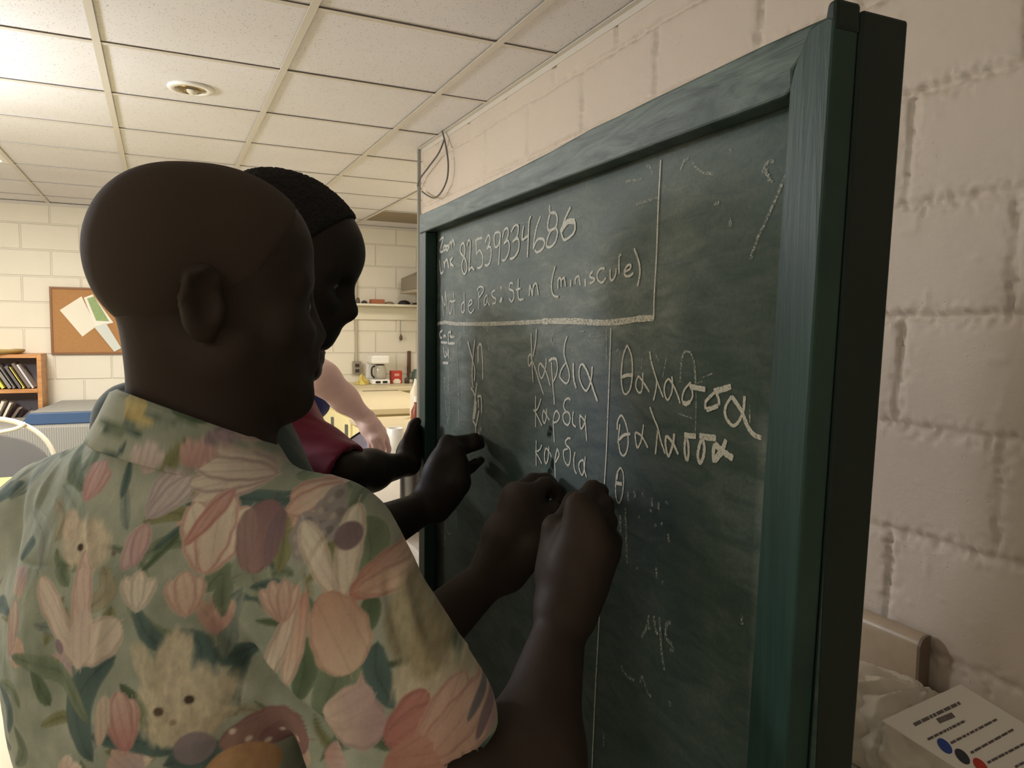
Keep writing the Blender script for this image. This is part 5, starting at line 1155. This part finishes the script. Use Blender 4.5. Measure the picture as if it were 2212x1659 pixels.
scalp('hair', h2, hf2, HS2, p2, mat('short_black_hair', srgb(28, 25, 24), .85, bump=(420, .8, .004)), .0035, front=.068, low=.004, res=.003, curl=.0028, fb=.013)
tag(MB().tube([onb(1033, 940, PB+.001), P(1030, 950, 1.195)], .0042, 10).build('chalk_stick', mat('chalk_stump_white', srgb(226, 224, 214), .9), smooth=True), 'stub of white chalk pinched in the far hand writing beside the frame', 'chalk')
def pr2(S):
    f, l, u = J['fr']; FR = [f, l, u]
    S.ell(P(445, 1075, 1.16), (.150, .195, .180), FR, 0); S.cone(P(292, 910, 1.15), P(400, 1010, 1.15), .062, .10, .05); S.ell(P(430, 1330, 1.18), (.122, .17, .21), FR, .06); S.ell(P(430, 1560, 1.19), (.122, .165, .20), FR, .06)
    S.cone(P(470, 925, 1.13), shR, .062, .064, .05); S.cone(P(470, 940, 1.18), shL, .062, .064, .05); S.cone(P(490, 880, 1.11), P(450, 1000, 1.15), .066, .11, .05)
    S.cone(shR, shR+(elR-shR)*.72, .064, .066, .03); S.cone(shL, shL+(elL-shL)*.72, .064, .062, .03)
def ct2(S):
    for a, b in ((shR, elR), (shL, elL)):
        d = nrm(b-a); q = a+(b-a)*.72; S.plane(q, d, q-.085, q+.085); S.cone(a+(b-a)*.5, q+d*.05, .053, .058, 0, 'sub')
    S.plane((0, 0, .86), (0, 0, -1), S.lo-1, S.lo+5)
M_GRN = mat('dark_green_jersey', srgb(58, 72, 68), .9, var=(40, .12), sheen=.3)
shirt_mesh('shirt', np.array([c[0]-.45, c[1]-.46, .8]), np.array([c[0]+.40, c[1]+.40, 1.5]), .006, pr2, ct2, M_GRN, p2, .004, 3)
S = SDF(np.array([c[0]-.45, c[1]-.46, -.01]), np.array([c[0]+.4, c[1]+.4, 1.05]), .009)
legs_prims(S, J, .016); S.plane((0, 0, .95), (0, 0, 1), (-3, -3, -1), (3, 3, 3)); S.plane((0, 0, .05), (0, 0, -1), (-3, -3, -1), (3, 3, 3))
V, Fq = S.mesh(2); np_mesh('trousers', V, Fq, mat('navy_trouser', srgb(38, 42, 56), .85, var=(60, .1)), p2); shoes(J, p2, M_SHOE, fl2)

# ================================================================== person in the maroon shirt
p3 = empty('person', tuple(np.array([*P(560, 1120, 1.46)[:2], 0])), 'person in a maroon shirt behind the others, holding the left edge of the board', 'person')
SK3 = skin('dark_brown_skin', (50, 41, 35), .55, .25)
J = {}; J['fr'] = facing(40, 5)
h3 = P(576, 706, 1.36); hf3 = facing(26, -3); HS3 = .95
shR, elR, wrR = P(614, 930, 1.40), P(750, 1024, 1.30), P(880, 1004, 1.475)
shL, elL, wrL = P(560, 900, 1.66), P(610, 1060, 1.74), P(650, 1180, 1.70)
J['torso'] = [(P(580, 1010, 1.50), (.10, .15, .15)), (P(570, 1200, 1.50), (.095, .14, .2)), (P(565, 1420, 1.50), (.095, .14, .16))]
J['torso_c'] = [(P(590, 880, 1.44), shR, .05, .048), (P(580, 880, 1.5), shL, .05, .05)]
fl3 = stand(J, P(570, 1300, 1.50), J['fr'])
c = P(600, 900, 1.48); lo, hi = np.array([c[0]-.42, c[1]-.40, -.02]), np.array([c[0]+.42, c[1]+.44, 1.66])
S = SDF(lo, hi, .005)
torso_prims(S, J); legs_prims(S, J)
S.cone(P(585, 850, 1.42), h3-hf3[0]*.02-hf3[2]*.03, .058, .052, .03)
head_prims(S, h3, hf3, HS3, lips=1.04, nose=.86)
arm(S, shR, elR, wrR, .044, .0335, .0215); arm(S, shL, elL, wrL)
m_ = [P(893, 928, 1.50), P(887, 944, 1.51), P(883, 962, 1.515), P(882, 982, 1.515)]
E_ = lx0
hand(S, wrR, m_, [[bw(E_+.018, m[2]+.004, -.045), bw(E_+.022, m[2]+.004, -.080), bw(E_-.006, m[2], -.088)] for m in m_],
     [P(884, 975, 1.475), P(888, 940, 1.475), P(894, 918, 1.475), P(901, 910, 1.475)], rw=.024, rk=.012, rf=.0085)
relaxed_hand(S, wrL, P(660, 1260, 1.68)-wrL, BN*-1, RH)
V, Fq = S.mesh(2); np_mesh('body', V, Fq, SK3, p3)
eyes(h3, hf3, HS3, p3); scalp('hair', h3, hf3, HS3, p3, mat('short_black_hair_far', srgb(28, 25, 24), .85, bump=(420, .8, .004)), .004, front=.08, low=.004, res=.004)
def pr3(S):
    f, l, u = J['fr']; FR = [f, l, u]
    S.ell(P(580, 1030, 1.49), (.115, .16, .160), FR, 0); S.ell(P(575, 1200, 1.49), (.12, .165, .21), FR, .06); S.ell(P(570, 1360, 1.5), (.118, .16, .2), FR, .06)
    S.cone(P(590, 892, 1.42), shR, .054, .056, .05); S.cone(P(580, 880, 1.5), shL, .06, .062, .05); S.cone(P(590, 860, 1.42), P(590, 960, 1.46), .062, .10, .05)
    S.cone(shR, shR+(elR-shR)*.98, .058, .056, .03); S.cone(shL, shL+(elL-shL)*.75, .062, .06, .03)
def ct3(S):
    for a, b, t in ((shR, elR, 1.0), (shL, elL, .75)):
        d = nrm(b-a); q = a+(b-a)*t; S.plane(q, d+CAM_R*.5, q-.085, q+.085); S.cone(a+(b-a)*(t-.12), q+d*.05, .041, .043, 0, 'sub')
    S.plane((0, 0, .86), (0, 0, -1), S.lo-1, S.lo+5)
shirt_mesh('shirt', np.array([c[0]-.40, c[1]-.36, .8]), np.array([c[0]+.34, c[1]+.42, 1.45]), .0055, pr3, ct3, mat('maroon_cotton', srgb(142, 38, 66), .75, var=(30, .12), sheen=.3), p3, .0065, 13)
S = SDF(np.array([c[0]-.42, c[1]-.4, -.01]), np.array([c[0]+.42, c[1]+.44, 1.05]), .009)
legs_prims(S, J, .016); S.plane((0, 0, .95), (0, 0, 1), (-3, -3, -1), (3, 3, 3)); S.plane((0, 0, .05), (0, 0, -1), (-3, -3, -1), (3, 3, 3))
V, Fq = S.mesh(2); np_mesh('trousers', V, Fq, mat('black_trouser', srgb(34, 34, 36), .85, var=(60, .1)), p3); shoes(J, p3, M_SHOE, fl3)

# ================================================================== person with the pale arm, at the counter behind
p4 = empty('person', tuple(np.array([*P(600, 900, 2.35)[:2], 0])), 'pale-skinned person behind the others reaching a bare arm down to the counter', 'person')
SK4 = skin('pale_pink_skin', (240, 206, 200), .5)
J = {}; J['fr'] = facing(25, 5)
h4 = P(600, 560, 2.35); hf4 = facing(15, 15)
shR, elR, wrR = P(632, 758, 2.20), P(698, 818, 2.08), P(788, 902, 2.16)
shL, elL, wrL = P(560, 760, 2.62), P(600, 900, 2.66), P(650, 1000, 2.58)
J['torso'] = [(P(585, 840, 2.42), (.105, .155, .16)), (P(580, 980, 2.42), (.105, .15, .2)), (P(580, 1120, 2.42), (.105, .15, .16))]
J['torso_c'] = [(P(600, 730, 2.36), shR, .05, .05), (P(590, 730, 2.42), shL, .05, .05)]
fl4 = stand(J, P(580, 1000, 2.42), J['fr'])
c = P(600, 850, 2.38); lo, hi = np.array([c[0]-.42, c[1]-.46, -.02]), np.array([c[0]+.46, c[1]+.44, 1.86])
S = SDF(lo, hi, .0055)
torso_prims(S, J); legs_prims(S, J); S.cone(P(595, 690, 2.36), h4-hf4[0]*.02-hf4[2]*.03, .06, .055, .03)
head_prims(S, h4, hf4, 1.0, nose=1.04, lips=.97)
S.cone(shR, elR, .050, .044, .03); S.cone(elR, elR+(wrR-elR)*.5, .044, .036, .03); S.cone(elR+(wrR-elR)*.5, wrR, .036, .0255, .03)
arm(S, shL, elL, wrL)
m_ = [P(828, 941, 2.13), P(819, 948, 2.11), P(808, 950, 2.11), P(800, 947, 2.13)]
hand(S, wrR, m_, [[P(836, 958, 2.14), P(840, 970, 2.15), P(839, 980, 2.16)], [P(827, 966, 2.11), P(826, 980, 2.13), P(824, 990, 2.15)], [P(811, 968, 2.11), P(812, 982, 2.13), P(812, 991, 2.15)], [P(800, 962, 2.13), P(800, 974, 2.14), P(802, 983, 2.16)]],
     [P(806, 912, 2.15), P(824, 930, 2.16), P(833, 950, 2.17), P(838, 966, 2.18)], rw=.027, rk=.0125, rf=.0088)
relaxed_hand(S, wrL, P(670, 1060, 2.56)-wrL, BN*-1, RH)
V, Fq = S.mesh(2); np_mesh('body', V, Fq, SK4, p4)
eyes(h4, hf4, 1.0, p4); scalp('hair', h4, hf4, 1.0, p4, mat('brown_hair', srgb(96, 74, 54), .7, bump=(200, .6, .004)), .012, front=.085, low=-.03, res=.005)
def pr4(S):
    f, l, u = J['fr']; FR = [f, l, u]
    S.ell(P(585, 840, 2.42), (.13, .178, .175), FR, 0); S.ell(P(580, 980, 2.42), (.13, .172, .21), FR, .06); S.ell(P(580, 1080, 2.42), (.13, .17, .2), FR, .06)
    S.cone(P(600, 728, 2.36), shR, .062, .064, .05); S.cone(P(590, 730, 2.42), shL, .062, .064, .05); S.cone(shL, shL+(elL-shL)*.6, .064, .064, .03)
    S.cone(P(640, 830, 2.35), P(664, 868, 2.32), .09, .07, .03)
def ct4(S):
    S.plane(shR+(elR-shR)*.25, nrm(elR-shR), shR-.11, elR+.05); S.plane((0, 0, .90), (0, 0, -1), S.lo-1, S.lo+5)
shirt_mesh('top', np.array([c[0]-.40, c[1]-.42, .85]), np.array([c[0]+.36, c[1]+.42, 1.6]), .007, pr4, ct4, mat('navy_knit', srgb(40, 46, 96), .85, var=(40, .2), sheen=.2), p4, .004, 23)
S = SDF(np.array([c[0]-.45, c[1]-.46, -.01]), np.array([c[0]+.45, c[1]+.44, 1.05]), .009)
legs_prims(S, J, .016); S.plane((0, 0, .95), (0, 0, 1), (-3, -3, -1), (3, 3, 5)); S.plane((0, 0, .05), (0, 0, -1), (-3, -3, -1), (3, 3, 5))
V, Fq = S.mesh(2); np_mesh('trousers', V, Fq, mat('blue_denim', srgb(56, 70, 104), .85, var=(60, .1)), p4); shoes(J, p4, M_SHOE, fl4)
# bowl held by the pale hand, and the odds and ends below it
bo_ = empty('bowl', tuple(P(790, 975, 2.22)), 'lavender-white bowl with a dark rim held under the pale hand', 'bowl')
bax = nrm(UP*.8-RH*.5-FH*.35)
cb_ = P(800, 996, 2.24)
MB().lathe(cb_, [(.001, 0), (.045, .002), (.075, .03), (.088, .062), (.085, .062), (.07, .03), (.001, .008)], 36, bax).build('body', mat('lavender_glaze', srgb(206, 204, 226), .25), bo_, 'all')
MB().lathe(cb_, [(.0885, .0605), (.0885, .066), (.0845, .066), (.0845, .0605), (.0885, .0605)], 36, bax).build('rim', M_BLACK, bo_, 'all')
kn = empty('kettle', tuple(onz(752, 1000, .832)), 'grey steel flask with a blue button beside the maroon sleeve', 'flask')
k0 = P(750, 985, 2.3); k0 = np.array([max(k0[0], .74), k0[1], .8305])
kn.location = k0
MB().lathe(k0, [(.001, 0), (.05, 0), (.052, .02), (.052, .20), (.040, .235), (.036, .26), (.001, .262)], 30).build('body', M_STEEL, kn, 'all')
fd = nrm(EYE-k0-UP*.6); MB().lathe(k0+UP*.21+fd*.043, [(.001, .012), (.012, .012), (.014, 0), (.001, 0)], 18, fd).build('button', mat('blue_button', srgb(70, 110, 220), .3), kn, 'all')
gb = np.random.default_rng(9); V = []; nu, nv = 26, 12; g0 = onz(872, 1000, .8305)
for i in range(nu):
    for j in range(nv):
        a = 2*math.pi*i/nu; w_ = j/(nv-1); rr = math.sqrt(max(1-w_**2, 0))*(1+.16*math.sin(3*a+5*w_)+.05*gb.standard_normal())
        V.append(g0+np.array([.055*rr*math.cos(a), .075*rr*math.sin(a), .001+.085*w_*(1+.15*math.sin(2*a))]))
tag(MB().add(V, [(i*nv+j, ((i+1) % nu)*nv+j, ((i+1) % nu)*nv+j+1, i*nv+j+1) for i in range(nu) for j in range(nv-1)]).build('vegetable_bag', mat('pale_green_film', srgb(206, 216, 178), .3, var=(30, .18)), smooth='all'), 'pale green bag on the counter between canister and board', 'bag')

# ================================================================== bag and printed sheet on the counter, bottom right
bc_ = P(1965, 1600, 1.12); bc_[2] = .8305
S = SDF(bc_-np.array([.22, .22, .01]), bc_+np.array([.22, .24, .2]), .004)
S.ell(bc_+np.array([-.015, .015, .05]), (.09, .115, .068), None, 0); S.ell(bc_+np.array([.03, -.02, .045]), (.07, .08, .05), None, .03); S.ell(bc_+np.array([-.03, .06, .06]), (.06, .06, .065), None, .03)
S.plane(bc_+UP*.001, -UP, bc_-.5, bc_+.5)
V, Fq = S.mesh(2); nn = vnormals(V, Fq); q = V-bc_
rad_ = np.arctan2(q[:, 1]+.02, q[:, 0]-.03); hh_ = q[:, 2]
fold = .016*(np.abs(np.mod(rad_*2.1+fbm(q[:, 0]*18+4, q[:, 2]*18, 71)*2.4, 1)-.5)*2-.5)+.012*(fbm(q[:, 0]*30+9, q[:, 1]*26+q[:, 2]*40, 73)-.5)
V = V+nn*(fold*np.clip(hh_/.03, 0, 1))[:, None]; V[:, 2] = np.maximum(V[:, 2], .8308)
bag = np_mesh('plastic_bag', V, Fq, mat('white_bag_film', srgb(226, 218, 204), .45, var=(14, .05))); tag(bag, 'crumpled white plastic bag on the counter beside the board', 'bag')
A_, B_, C_ = P(1905, 1556, .985), P(2075, 1478, 1.085), P(2290, 1610, 1.05)
pn = nrm(np.cross(B_-A_, C_-B_)); pn = pn if pn[2] > 0 else -pn
D_ = A_+(C_-B_)
sh_ = empty('printed_sheet', tuple(A_), 'white printed sheet with text lines and coloured dots, leaning on the plastic bag', 'paper')
MB().prism([A_, B_, C_, D_], -pn*.0012).build('sheet', mat('white_card_stock', srgb(236, 232, 226), .5), sh_)
def onp(x, y, off=.0004): r = px_ray(x, y); return EYE+r*(((A_-EYE) @ pn)/(r @ pn))+pn*off
ink = mat('grey_ink', srgb(104, 98, 94), .7); rg = random.Random(2)
def zz(X, Y): return 1700+.3972*X, 1000+.3972*Y
for x0, y0, x1, y1, w_ in [(690, 1425, 940, 1305, .0022), (820, 1405, 905, 1370, .0036), (765, 1505, 968, 1403, .0016), (890, 1525, 1140, 1395, .0015), (1000, 1578, 1230, 1450, .0015), (1090, 1632, 1300, 1522, .0015), (1240, 1655, 1420, 1560, .0015)]:
    mb = MB(); t = 0
    while t < 1:
        e_ = min(1, t+rg.uniform(.05, .16)); a = onp(*zz(x0+(x1-x0)*t, y0+(y1-y0)*t)); b = onp(*zz(x0+(x1-x0)*e_, y0+(y1-y0)*e_)); n_ = nrm(np.cross(pn, b-a))*w_
        mb.add([a-n_, b-n_, b+n_, a+n_], [(0, 1, 2, 3)]); t = e_+.018
    o = mb.build('text_line', ink, sh_)
for (x, y), cc in zip([(857, 1540), (953, 1597), (1052, 1648)], [(44, 74, 150), (52, 54, 70), (190, 60, 52)]):
    o_ = onp(*zz(x, y)); a = nrm(B_-A_); b = np.cross(pn, a)
    MB().add([o_+(a*math.cos(t)+b*math.sin(t))*.0105 for t in np.linspace(0, 2*math.pi, 24, endpoint=False)], [tuple(range(24))]).build('dot', mat('dot_ink', srgb(*cc), .6), sh_)
